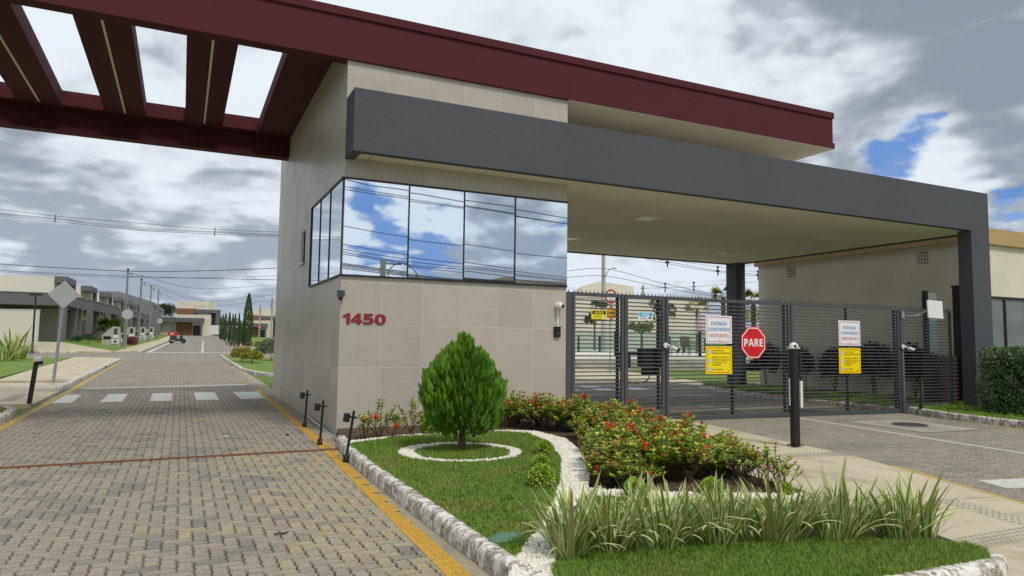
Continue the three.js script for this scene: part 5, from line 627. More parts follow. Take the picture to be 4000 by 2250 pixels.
// road signs seen from behind
function signPost(name, label, pos, h, plate, tilt = 0) { const t = thing(name, label, 'road sign', pos); part('post', cyl(.045, h, 12), MAT.greyPost, t, null, [0, 0, tilt]); return t; }
{ const b = onGround(208, 1495, .13), D = depthOf(b), k = D / FPX, t = signPost('diamond_sign', 'grey back of a diamond road sign on a steel post', b, 390 * k, null, -.055); const g = new RoundedBoxGeometry(78 * k, 78 * k, .012, 2, .03).rotateZ(Math.PI / 4); part('plate', g, MAT.signBack, t, [18 * k, 345 * k, .06]); part('bracket', merge([ext(-.07, .07, 380 * k, 386 * k, .03, .058), ext(-.07, .07, 310 * k, 316 * k, .03, .058)]), MAT.greyPost, t, [16 * k, 0, 0]); }
{ const b = S(66.5, 5.9); b.y += .12; const t = signPost('octagon_sign', 'grey back of an octagonal sign beside the corner meter pillar', b, 3.3); part('plate', new THREE.CylinderGeometry(.44, .44, .012, 8).rotateY(Math.PI / 8).rotateX(Math.PI / 2), MAT.signBack, t, [0, 2.95, .06]); }
{ const b = S(108, 5.6); b.y += .12; const t = signPost('round_sign', 'pale back of a round sign beside the parked motorcycle', b, 3.0); part('plate', new THREE.CylinderGeometry(.36, .36, .012, 24).rotateX(Math.PI / 2), MAT.signBack, t, [0, 2.75, .06]); }
// lamps
function streetLamp(pos, h, label) { const t = thing('garden_lamp', label, 'lamp post', pos); part('post', cyl(.07, h, 10, .05), MAT.black, t); part('foot', cyl(.16, .25, 10, .06), MAT.black, t); part('head', merge([ext(-.32, .32, h - .06, h, -.1, .1, .02), ext(-.42, -.1, h - .12, h - .05, -.08, .08, .02), ext(.1, .42, h - .12, h - .05, -.08, .08, .02)]), MAT.black, t); return t; }
{ const b = onGround(125, 1379, .15), k = depthOf(b) / FPX; streetLamp(b, 232 * k, 'black twin headed lamp post on the street lawn'); }
{ const p = onY(114, 1577, .10), k = depthOf(p) / FPX, t = thing('barrier_post', 'short black leaning post with white cap on the kerb grass', 'post', p); const h = 168 * k; part('post', ext(-.045, .045, 0, h, -.045, .045, .008), MAT.black, t, null, [0, 0, -.09]); part('cap', new RoundedBoxGeometry(.16, .13, .16, 3, .03), MAT.whitePlastic, t, [.11, h + .02, 0]); part('lens', new RoundedBoxGeometry(.15, .09, .17, 2, .02), MAT.black, t, [.14, h - .05, .0]); }
// yucca-like clumps on the street lawn
{ const p = onGround(40, 1408, .15), q = onGround(78, 1402, .15), o = onGround(8, 1410, .15); [[p, 'tall spiky lawn plant beside the black lamp post', 3.0], [q, 'low striped lawn plant next to the tall spiky one', 2.3], [o, 'striped lawn plant cut by the frame edge', 2.4]].forEach(([v, l, s], i) => clump(v, 34, .3, s, l, null, 940 + i, 'lawn_plant')); }
// motorcycle with delivery box
{ const p = S(98, 3.0), t = thing('motorcycle', 'dark parked motor scooter with a red delivery box on the street', 'motorcycle', p); t.rotation.y = -FB + .12; const w = (x) => { const m = part('wheel', new THREE.TorusGeometry(.24, .085, 10, 24), MAT.black, t, [x, .32, 0]); part('rim', new THREE.CylinderGeometry(.17, .17, .05, 16).rotateX(Math.PI / 2), M([.12, .12, .13], { roughness: .4, metalness: .6 }), m); }; w(-.66); w(.70);
  const body = (pts, d, z0) => new THREE.ExtrudeGeometry(new THREE.Shape(pts.map(a => new THREE.Vector2(...a))), { depth: d, bevelEnabled: true, bevelSize: .03, bevelThickness: .04, bevelSegments: 2 }).translate(0, 0, -d / 2); part('body', boxUV(body([[-.85, .62], [-.55, .45], [-.2, .32], [.3, .3], [.42, .45], [.62, .85], [.52, 1.05], [.36, .9], [.2, .55], [-.05, .6], [-.1, .82], [-.85, .86]], .26)), M([.03, .035, .05], { roughness: .3, clearcoat: 1 }), t); part('seat', ext(-.85, -.1, .84, .95, -.15, .15, .03), MAT.black, t); part('front_fork', tube([V(.72, .34, .1), V(.6, .7, .1), V(.52, 1.0, .08)], .03, 8), MAT.frame, t); part('handlebar', tube([V(.42, 1.15, -.34), V(.5, 1.1, 0), V(.42, 1.15, .34)], .018, 8), MAT.black, t); part('windscreen', ext(.5, .54, 1.0, 1.35, -.15, .15), MAT.glassDark, t, null, [0, 0, .0]); part('exhaust', new THREE.CylinderGeometry(.05, .04, .5, 10).rotateZ(1.5).translate(-.6, .35, .16), MAT.galv, t);
  const box = part('delivery_box', ext(-1.1, .0, .97, 1.45, -.3, .3, .04), M([.42, .015, .03], { roughness: .5 }), t); part('box_band', ext(-.85, -.45, 1.16, 1.28, .3, .306), MAT.whitePlastic, box); part('stand', tube([V(-.2, .3, .1), V(-.15, .02, .25)], .02, 4), MAT.black, t); }
// houses closing the street
function endHouse(name, label, pos, ry) { const t = thing(name, label, 'house', pos); t.rotation.y = ry;
  part('wall', merge([ext(-13, 0, -.5, 3.9, 0, -10), ext(0, 7.6, -.5, 4.7, 0, -10)]), MAT.cream, t); part('tower', ext(-.0, 7.0 - 0.2, 4.7, 7.6, -.4, -6), MAT.cream, t); part('timber_panel', ext(-.002, 4.3, 4.55, 5.95, .02, -.38), MAT.wood, t);
  part('garage_fascia', ext(-13, 6.2, 2.75, 3.75, 1.6, -.05), MAT.houseGrey, t); part('column', ext(-.3, 0.05, -.5, 2.75, 1.2, 1.6), MAT.houseGrey, t); part('column', ext(5.85, 6.2, -.5, 2.75, 1.2, 1.6), MAT.houseGrey, t); part('timber_panel', ext(.1, 3.6, -.3, 2.75, .004, .08), MAT.wood, t); part('shaded_wall', ext(-13, -.35, -.3, 2.75, .004, .05), MAT.cream, t);
  const d = part('glass_door', ext(3.75, 5.75, -.35, 2.1, .004, .09), MAT.frame, t); part('pane', ext(3.83, 4.72, -.28, 2.03, .09, .10), MAT.glassDark, d); part('pane', ext(4.78, 5.67, -.28, 2.03, .09, .10), MAT.glassDark, d);
  part('portal', merge([ext(3.9, 9.4, 5.0, 5.75, .3, -.9), ext(8.7, 9.4, -.5, 5.0, .3, -.9)]), MAT.houseGrey, t); part('portal_wall', ext(4.3, 8.7, -.5, 5.0, -.5, -.9), MAT.cream, t); const w = part('tall_window', ext(6.7, 8.5, .1, 4.9, -.49, -.4), MAT.frame, t); for (let i = 0; i < 3; i++) part('pane', ext(6.76, 8.44, .2 + i * 1.58, 1.7 + i * 1.58, -.4, -.385), MAT.glassDark, w); part('roof_line', ext(-13.1, .0, 3.9, 4.05, .1, -10.1), MAT.white, t); return t; }
{ const p = atDepth(685, 1306, 158); endHouse('end_house', 'grey and cream house with timber panels closing the street', [p.x, p.y, p.z], -.33); }
{ const p = atDepth(955, 1318, 166); const h = endHouse('end_house', 'grey, cream and timber house behind the tall cypress', [p.x, p.y, p.z], -.33); h.scale.set(.85, .9, .9); }
{ const p = atDepth(809, 1306, 150), t = thing('garden_wall', 'white plastered wall beside the street end house', 'wall', p); part('wall', ext(0, 5.6, 0, 1.95, -.2, 0), MAT.white, t, null, [0, -.3, 0]); part('coping', ext(-.03, 5.63, 1.95, 2.0, -.22, .02), MAT.creamLight, t, null, [0, -.3, 0]); }
{ const p = atDepth(820, 1300, 190), t = thing('low_shed', 'low dark roofed building beyond the white wall', 'shed', p); part('wall', ext(-2, 14, -1, 3.0, -6, 0), MAT.cream, t, null, [0, -.3, 0]); part('roof', ext(-2.3, 14.3, 3.0, 3.3, -6.3, .3), MAT.houseGrey, t, null, [0, -.3, 0]); }
// trees
function crown(n, vol, leafL, cols, seed, k = .5) { const r = rng(seed), L = new Leaves(); for (let i = 0; i < n; i++) { const o = vol(r); if (!o) continue; const d = randDir(r, -.3), s = V(r() - .5, r() - .5, r() - .5).cross(d).normalize(); L.leaf(o, d, s, leafL * (.7 + r() * .7), leafL * k, jit(r, cols[Math.floor(r() * cols.length)], .3), .3); } return L.geo(); }
{ const b = atDepth(625, 1300, 215), t = thing('broad_tree', 'broad dark green tree behind the far houses', 'tree', b); const W = 125 / FPX * 215, Hh = 9; part('trunk', merge([cyl(.5, 6, 8, .3), cyl(.25, 5, 6, .1).rotateZ(.6).translate(0, 4, 0), cyl(.25, 5, 6, .1).rotateZ(-.6).translate(0, 4, 0)]), MAT.bark, t); const blobs = []; const r = rng(201); for (let i = 0; i < 26; i++) { const a = r() * 6.28, q = Math.sqrt(r()); blobs.push([Math.cos(a) * q * W * .40, 6.5 + (r() - .4) * 3.8 * (1 - q * .5), Math.sin(a) * q * W * .35, 1.2 + r() * 1.1]); } part('crown', crown(7000, r => { const k = blobs[Math.floor(r() * blobs.length)], d = randDir(r, -.6), R = k[3] * (.75 + .3 * r()); return V(k[0] + d.x * R, k[1] + d.y * R * .8, k[2] + d.z * R); }, .34, [[.022, .045, .014], [.035, .065, .018], [.05, .08, .025]], 202), MAT.leafMatte, t); }
const cypressGeo = crown(5200, r => { const u = r(), a = r() * 6.283, R = .5 * Math.pow(Math.sin(Math.PI * Math.min(1, u * .82 + .12)), .8) * (1 - u * .35) * (.6 + .4 * Math.sqrt(r())) * (.85 + .3 * vn(a * 2, u * 12)); return V(Math.cos(a) * R, u, Math.sin(a) * R); }, .03, [[.045, .095, .03], [.065, .13, .04], [.035, .07, .022]], 210, 1.6);
function cypress(p, h, w, label, group) { const t = thing('cypress', label, 'tree', p, group); const c = part('crown', cypressGeo, MAT.leafMatte, t, [0, .12, 0], [0, p.x * 3, 0]); c.scale.set(w, h, w); part('trunk', cyl(.06, h * .5, 6, .03), MAT.bark, t); return t; }
{ const b = onGround(965, 1354, .1), k = depthOf(b) / FPX; cypress(b, 200 * k, 44 * k * 1.02, 'tallest slender cypress on the median lawn');
  [[930, 1347, 118, 22], [915, 1343, 112, 22], [893, 1337, 112, 22], [948, 1352, 85, 18], [935, 1350, 92, 20], [906, 1340, 108, 20], [878, 1332, 104, 22], [868, 1329, 96, 20], [860, 1326, 88, 18]].sort((a, b) => b[0] - a[0]).forEach(([x, y, h, w], i) => { const q = onGround(x, y, .1), kk = depthOf(q) / FPX; cypress(q, h * kk, w * kk * .85, `slim young cypress on the median lawn, ${ORD[i]} from the tall cypress`, 'young cypresses on the median lawn'); }); }
{ const q = onGround(884, 1350, .1), k = depthOf(q) / FPX, t = thing('lawn_spotlight', 'small green garden light stake on the median lawn', 'garden light', q); part('stake', cyl(.05, 14 * k, 8), M([.03, .12, .06], { roughness: .6 }), t); part('head', cyl(.1, 5 * k, 8), M([.03, .14, .07], { roughness: .5 }), t, [0, 11 * k, 0]); }
[[896, 1342, 100], [919, 1320, 92], [879, 1318, 70]].forEach(([x, y, h], i) => { const q = i === 1 ? onGround(917, 1338, .1) : onGround(x, y < 1330 ? 1332 : y, .1), k = depthOf(q) / FPX; streetLamp(q, h * k, ['black lamp post among the young cypresses', 'taller black lamp post beside the no-entry sign', 'short black lamp post at the far end of the median'][i]); });
const roundFace = (draw) => canvasTex(128, 128, draw);
function discSign(pos, h, R, label, draw) { const t = thing('round_road_sign', label, 'road sign', pos); part('post', cyl(.04, h, 10), MAT.greyPost, t); part('plate', new THREE.CylinderGeometry(R, R, .015, 28).rotateX(Math.PI / 2), MAT.signBack, t, [0, h - R, .05]); part('face', new THREE.CircleGeometry(R * .99, 32), M([1, 1, 1], { map: roundFace(draw), roughness: .4 }), t, [0, h - R, .062]); return t; }
{ const q = onGround(925, 1345, .1), k = depthOf(q) / FPX; discSign(q, 76 * k, 7 * k, 'white round sign with red ring and arrow among the cypresses', x => { x.fillStyle = '#c81428'; x.fillRect(0, 0, 128, 128); x.fillStyle = '#eee'; x.beginPath(); x.arc(64, 64, 48, 0, 7); x.fill(); x.fillStyle = '#222'; x.fillRect(56, 40, 14, 55); x.fillRect(56, 40, 34, 12); }); }
{ const q = onGround(961, 1349, .1), k = depthOf(q) / FPX; discSign(q, 80 * k, 7 * k, 'second red ringed round sign half behind the tall cypress', x => { x.fillStyle = '#c81428'; x.fillRect(0, 0, 128, 128); x.fillStyle = '#eee'; x.beginPath(); x.arc(64, 64, 48, 0, 7); x.fill(); x.fillStyle = '#222'; x.fillRect(56, 34, 14, 60); }); }
{ const q = onGround(1011, 1330, .05), k = depthOf(q) / FPX; discSign(q, 58 * k, 6 * k, 'red no-entry disc with white bar by the far house', x => { x.fillStyle = '#d01828'; x.fillRect(0, 0, 128, 128); x.fillStyle = '#eee'; x.fillRect(22, 52, 84, 24); }); }
// island planting by the gatehouse
function bushOf(name, label, p, R, h, n, leafL, cols, seed, mat = MAT.leafMatte, group) { const t = thing(name, label, 'shrub', p, group); part('foliage', crown(n, r => { const d = randDir(r, -.2), q = .55 + .45 * Math.sqrt(r()), b = .82 + .36 * vn(d.x * 3 + 5, d.z * 3 + d.y * 2 + 5); return V(d.x * R * q * b, h * .42 + d.y * h * .55 * q * b, d.z * R * q * b); }, leafL, cols, seed, .55), mat, t); part('stem', merge([0, 1, 2].map(i => cyl(.012, h * .6, 5).rotateZ((i - 1) * .35))), MAT.stem, t); return t; }
{ const q = onGround(1060, 1408, .1), k = depthOf(q) / FPX; bushOf('silver_shrub', 'rounded grey green shrub beside the tiled wall of the gatehouse', q, 46 * k, 86 * k, 2600, .10, [[.14, .18, .13], [.10, .14, .10], [.19, .22, .16]], 301);
  const y1 = onGround(945, 1412, .1), kk = depthOf(y1) / FPX; bushOf('yellow_shrub', 'yellow leaved low shrub on the island lawn', y1, 40 * kk, 52 * kk, 1700, .13, [[.42, .33, .03], [.30, .28, .04], [.36, .20, .03], [.16, .22, .03]], 302); const y2 = onGround(985, 1418, .1); bushOf('yellow_shrub', 'second yellow leaved shrub touching the grey green one', y2, 36 * kk, 46 * kk, 1500, .13, [[.42, .34, .03], [.28, .27, .04], [.14, .2, .03]], 303); const y3 = onGround(1015, 1398, .1); bushOf('green_shrub', 'small green shrub between the yellow and grey green ones', y3, 22 * kk, 48 * kk, 900, .12, [[.08, .15, .03], [.13, .2, .04]], 304); [[915, 1362], [970, 1362], [1013, 1364]].forEach(([x, y], i) => { const q = onGround(x, y, .1); bushOf('bronze_shrub', `small bronze shrub at the median kerb, ${ORD[2 - i]} from the gatehouse wall`, q, .45, .75, 300, .12, [[.12, .08, .03], [.10, .12, .03]], 310 + i, MAT.leafMatte, 'bronze shrubs at the median kerb'); }); }
// palms and hedge by the meter pillars
function palm(p, h, n, L, label, seed, cols = [[.10, .17, .03], [.16, .22, .04], [.07, .12, .025]]) { const t = thing('fan_palm', label, 'palm', p), r = rng(seed); part('trunk', merge([...Array(6)].map((_, i) => new THREE.CylinderGeometry(.10, .15, h / 6, 8).translate((vn(i, seed) - .5) * .04, h / 12 + i * h / 6, 0))), MAT.bark, t); for (let i = 0; i < n; i++) { const a = r() * 6.283, e = -.1 + r() * 1.2, G = new Leaves(), d = V(Math.cos(a) * Math.cos(e), Math.sin(e), Math.sin(a) * Math.cos(e)), side = V(-Math.sin(a), 0, Math.cos(a)), up = V(0, 0, 0).crossVectors(side, d).normalize(); const c = jit(r, cols[Math.floor(r() * cols.length)], .25); for (let k = 0; k < 16; k++) { const b = (k - 7.5) / 7.5 * 1.35, dd = d.clone().multiplyScalar(Math.cos(b)).addScaledVector(side, Math.sin(b)).addScaledVector(up, -.12 - .25 * Math.abs(b)).normalize(); G.leaf(d.clone().multiplyScalar(L * .45), dd, up.clone().cross(dd).normalize(), L * .6 * (1 - .25 * Math.abs(b) / 1.4), L * .055, c, .3); } G.leaf(V(0, 0, 0), d, side, L * .5, .03, [.12, .14, .04], .1); part('frond', G.geo(), MAT.leafMatte, t, [0, h, 0]); } return t; }
palm(S(80, 8.6).setY(S(80, 8.6).y + .25), 1.5, 26, 1.7, 'bushy fan palm between the meter pillars', 401);
palm(S(96, 8.2).setY(S(96, 8.2).y + .25), .7, 20, 1.3, 'short fan palm beside the third meter pillar', 402);
palm(S(71, 10.2).setY(HB - .1), 1.9, 9, .9, 'thin young palm at the grey carport column', 403, [[.22, .28, .04], [.15, .2, .03]]);
{ const p = S(82.5, 6.9); p.y += .15; const t = thing('red_hedge', 'low dark red leaved hedge beside the second meter pillar', 'hedge', p); part('foliage', crown(1500, r => V((r() - .5) * 1.0, r() * .75, (r() - .5) * 6), .14, [[.12, .012, .018], [.18, .02, .025], [.08, .01, .014]], 411), MAT.leafMatte, t); part('stem', merge([-2, 0, 2].map(z => cyl(.02, .5, 5).translate(0, 0, z))), MAT.stem, t); }
[[69.5, 9.0, .55, .8, [[.05, .09, .05], [.08, .12, .06]]], [66.5, 9.4, .4, .6, [[.03, .12, .05], [.05, .16, .07]]], [76, 8.4, .8, .7, [[.16, .17, .05], [.11, .14, .04]]]].forEach(([s, L, R, h, c], i) => { const p = S(s, L); p.y += .35 + .2 * (L - 8); bushOf('front_garden_shrub', ['grey green shrub before the second row house', 'potted green plant by the carport column', 'sprawling olive ground shrub by the corner meter pillar'][i], p, R, h, 500, .13, c, 420 + i); });
// cables over the far street
const z9 = (x, y) => [x / 2.3418, 720 + y / 2.3418];
[[[-300, 192], [0, 228], [505, 290], [1240, 352], [1965, 412], [2545, 436], [2800, 440]], [[-300, 232], [0, 265], [505, 312], [1240, 395], [1965, 432], [2545, 462], [2800, 468]], [[-300, 244], [0, 275], [505, 320], [1240, 410], [1965, 440], [2545, 470], [2800, 478]], [[-300, 262], [0, 288], [505, 338], [1240, 418], [1965, 455], [2545, 482], [2800, 488]]].forEach((l, i) => wire('overhead_cable', ['topmost overhead cable of the spaced bundle', 'second overhead cable of the spaced bundle', 'third overhead cable of the spaced bundle', 'lowest overhead cable of the spaced bundle'][i], l.map(p => atDepth(...z9(...p), 74)), .022));
[[505, 312], [1965, 432]].forEach(([x, y], i) => { const p = atDepth(...z9(x, y), 74), t = thing('cable_spacer', ['cable spacer clamp over the cream corner house', 'cable spacer clamp over the middle of the street'][i], 'cable spacer', p); part('bar', ext(-.035, .035, -.36, .32, -.03, .03), MAT.frame, t); part('clamp', merge([ext(-.07, .07, .26, .34, -.04, .04), ext(-.07, .07, -.4, -.3, -.04, .04)]), MAT.frame, t); });
[[[-200, 705], [0, 728], [700, 772], [1250, 796], [1900, 790], [2535, 765], [2800, 745]], [[-200, 770], [0, 788], [700, 822], [1500, 851], [2530, 874], [2800, 878]], [[-200, 785], [0, 800], [900, 845], [1700, 856], [2530, 835], [2800, 822]]].forEach((l, i) => wire('overhead_cable', ['thick sagging cable crossing above the row houses', 'straight cable just above the row house roofs', 'thin cable rising behind the straight one'][i], l.map(p => atDepth(...z9(...p), 60 + i * 6)), [.03, .025, .016][i]));
const span = (a, p, q, D1, D2) => [a, atDepth(...z9(...p), D1), atDepth(...z9(...q), D2)];
[[0, [1900, 955], [2525, 917], 84, 88], [1, [1960, 1045], [2520, 1000], 100, 104], [1, [1960, 1065], [2520, 1010], 100, 104], [2, [1850, 1115], [2490, 1062], 112, 116]].forEach(([k, p, q, D1, D2], i) => { const a = poleTop[k].clone(); if (i === 2) a.y -= .25; wire('service_cable', ['service cable from the corner service pole across the street', 'upper service cable from the second service pole', 'lower service cable from the second service pole', 'service cable from the third service pole'][i], span(a, p, q, D1, D2), .02); });
function utilityPole(p, h, label, lampDir) { const t = thing('utility_pole', label, 'utility pole', p); part('pole', ext(-.14, .14, -.3, h, -.11, .11, .02), MAT.concretePole, t); part('crossarm', merge([ext(-.05, .05, h - .6, h - .5, -.7, .7), ext(-.3, .3, h - 1.6, h - 1.3, -.05, .18)]), MAT.concretePole, t); part('insulator', merge([-.6, 0, .6].map(z => cyl(.05, .18, 8).translate(0, h - .5, z))), MAT.frame, t); if (lampDir) { const a = part('lamp_arm', tube([V(0, h - 1.9, 0), V(lampDir * .7, h - .6, 0), V(lampDir * 1.5, h + .1, 0), V(lampDir * 2.3, h + .2, 0)], .035, 20), MAT.greyPost, t); part('lamp_head', ext(lampDir * 2.2 - .3, lampDir * 2.2 + .3, h + .16, h + .26, -.1, .1, .03), MAT.greyPost, a); } return t; }
{ const p = atDepth(1057, 1330, 112), k = 112 / FPX; utilityPole(p, 165 * k, 'concrete utility pole with lamp arm beside the gatehouse wall', -1); const q = atDepth(1012, 1318, 150), kq = 150 / FPX; utilityPole(q, 130 * kq, 'slimmer concrete pole behind the no-entry sign', -1); }
console.log('far street ready');

// ================================================================ INSIDE THE GATE, TO THE GATE SIDE
{ const t = thing('club_hall', 'long beige hall with ochre roof band and square block vents', 'building'); const x0 = 19.0, z0 = -0.75, z1 = -9.15, y1 = 4.90;
  const vents = [[-1.87, -2.28], [-7.19, -7.64]]; const vy0 = 4.30, vy1 = 4.77; // wall with the two vent openings left out
  const segs = [[z0, vents[0][0]], [vents[0][1], vents[1][0]], [vents[1][1], z1]]; part('side_wall', merge([...segs.map(([a, b]) => ext(x0, x0 + .2, -.2, y1, a, b)), ...vents.flatMap(([a, b]) => [ext(x0, x0 + .2, -.2, vy0, a, b), ext(x0, x0 + .2, vy1, y1, a, b)])]), MAT.cream, t);
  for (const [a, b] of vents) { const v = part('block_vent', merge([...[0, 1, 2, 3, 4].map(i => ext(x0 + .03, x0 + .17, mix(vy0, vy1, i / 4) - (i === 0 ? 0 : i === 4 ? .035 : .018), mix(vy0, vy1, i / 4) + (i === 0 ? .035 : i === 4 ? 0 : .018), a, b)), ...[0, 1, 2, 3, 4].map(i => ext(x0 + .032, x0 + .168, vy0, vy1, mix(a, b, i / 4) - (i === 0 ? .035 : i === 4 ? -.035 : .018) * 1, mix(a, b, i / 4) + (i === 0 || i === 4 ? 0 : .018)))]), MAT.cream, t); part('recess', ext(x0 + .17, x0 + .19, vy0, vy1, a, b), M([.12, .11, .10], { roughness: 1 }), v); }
  part('front_wall', merge([ext(x0 + .2, 19.93, -.2, y1, z0 - .2, z0), ext(19.93, 22.3, -.2, 1.42, z0 - .2, z0), ext(19.93, 22.3, 3.28, y1, z0 - .2, z0), ext(22.3, 32, -.2, y1, z0 - .2, z0)]), MAT.cream, t);
  part('rear_wall', ext(x0 + .2, 32, -.2, y1, z1, z1 + .2), MAT.cream, t); part('roof_band', merge([ext(x0 - .12, 32, y1, y1 + .5, z0 - .1, z0 + .12), ext(x0 - .12, x0 + .2, y1, y1 + .5, z0 - .1, z1 - .12)]), MAT.ochre, t); part('roof', ext(x0 + .2, 32, y1 + .1, y1 + .3, z0 - .1, z1), MAT.slab, t);
  const w = part('front_window', merge([ext(19.93, 22.3, 1.42, 1.50, z0 - .12, z0 - .04), ext(19.93, 22.3, 3.20, 3.28, z0 - .12, z0 - .04), ext(19.93, 20.0, 1.5, 3.2, z0 - .12, z0 - .04), ext(21.05, 21.13, 1.5, 3.2, z0 - .12, z0 - .04), ext(22.23, 22.3, 1.5, 3.2, z0 - .12, z0 - .04)]), MAT.frame, t); part('pane', ext(20.0, 22.23, 1.5, 3.2, z0 - .09, z0 - .08), M([.30, .33, .31], { roughness: .06, transmission: .55, thickness: 0 }), w); part('sill', ext(19.85, 22.4, 1.34, 1.42, z0 - .1, z0 + .06), MAT.slab, t); part('plinth', ext(x0 - .02, 32, -.2, .95, z0 + .001, z0 + .08), MAT.houseGrey, t); part('inner_wall', ext(19.3, 24, -.1, 4.8, z0 - 2.6, z0 - 2.5), MAT.cream, t); }
{ const t = thing('dark_pier', 'dark slatted pier and low brown box beside the canopy column', 'pier', [18.2, 0, -.45]); part('pier', ext(0, .24, -.1, 3.45, -.2, .1), M([.05, .032, .028], { roughness: .6 }), t); part('cap', ext(-.02, .26, 3.45, 3.5, -.22, .12), MAT.frame, t); part('low_box', ext(-.85, .0, -.1, 1.42, -.6, -.1), M([.06, .04, .035], { roughness: .7, map: rough }), t); for (let i = 0; i < 12; i++) part('slat', ext(-.87, -.001, .05 + i * .112, .10 + i * .112, -.095, -.075), M([.07, .045, .04], { roughness: .6 }), t); const f = part('dark_frame', ext(-.62, -.5, -.1, 3.35, -.72, -.6), MAT.frame, t); part('glass_panel', ext(-.5, -.02, 1.5, 3.3, -.68, -.66), MAT.pane, t); }
// clipped hedge
{ const t = thing('clipped_hedge', 'boxy clipped green hedge on the lawn by the canopy column', 'hedge', [16.9, 0.04, 2.3]); const w = 2.6, h = 1.62, d = 1.5; part('foliage', crown(26000, r => { const f = r(); let x = (r() - .5) * w, y = r() * h, z = (r() - .5) * d; const k = Math.floor(r() * 5), e = .12 * r(); if (k === 0) x = -w / 2 + e; else if (k === 1) x = w / 2 - e; else if (k === 2) y = h - e; else z = d / 2 - e; if (k === 4 && r() < .3) z = -d / 2 + e; const b = .10 * (vn(x * 4 + 9, y * 4 + z * 4 + 9) - .5); const cx = Math.max(0, Math.abs(x) - w / 2 + .28), cy = Math.max(0, y - h + .28); if (cx * cx + cy * cy > .078) return null; return V(x + b, y + b, z + b * 2); }, .066, [[.085, .15, .055], [.125, .2, .075], [.18, .27, .11], [.06, .11, .04]], 501, .6), ballLeafMat, t); part('shade_core_box', new RoundedBoxGeometry(w - .35, h - .35, d - .35, 3, .2), M([.035, .045, .02], { roughness: 1 }), t, [0, h / 2, 0]); part('stem', merge([-1, -.5, 0, .5, 1].map(x => cyl(.025, 1.2, 6).translate(x, 0, 0))), MAT.stem, t); }  // dark solid filling painted as the shaded inside of the hedge
// purple shrubs along the hall
{ const cols = [[.018, .012, .016], [.03, .018, .022], [.045, .03, .03], [.02, .022, .018]]; const G = [1, 2].map(s => crown(2300, r => { const d = randDir(r, -.75), q = .5 + .5 * Math.sqrt(r()), b = .8 + .4 * vn(d.x * 3 + s * 7 + 5, d.y * 3 + d.z * 3 + 5); return V(d.x * .50 * q * b, 1.0 + d.y * .56 * q * b, d.z * .50 * q * b); }, .115, cols, 510 + s, .5)); const sg = merge([...Array(7)].map((_, i) => cyl(.018, .95, 5, .012).rotateZ((i - 3) * .09).rotateY(i * 1.3))); const zs = [-8.0, -6.4, -4.8, -3.3, -1.75]; const spots = [[18.15, -8.0], [18.2, -6.4], [18.15, -4.8], [18.3, -3.4], [18.0, -1.75]]; spots.forEach(([x, z], i) => { const t = thing('purple_shrub', `dark purple shrub before the beige hall, ${ORD[i]} from the rear canopy column`, 'shrub', [x, .03, z], 'purple shrubs along the hall'); t.rotation.y = i * 1.9; t.scale.setScalar(.95 + lat(i, 3) * .2); part('foliage', G[i % 2], MAT.leafMatte, t); part('stem', sg, MAT.stem, t); }); }
{ const p = onY(2640 + 560, 1535, .05); const t = thing('garden_spike_lamp', 'thin dark garden lamp between the purple shrubs', 'garden lamp', [17.2, .03, -5.2]); part('stake', cyl(.02, .75, 8), MAT.black, t); part('head', cyl(.06, .1, 10), MAT.black, t, [0, -.02, 0]); part('cap', cyl(.05, .08, 10), MAT.black, t, [0, .72, 0]); }
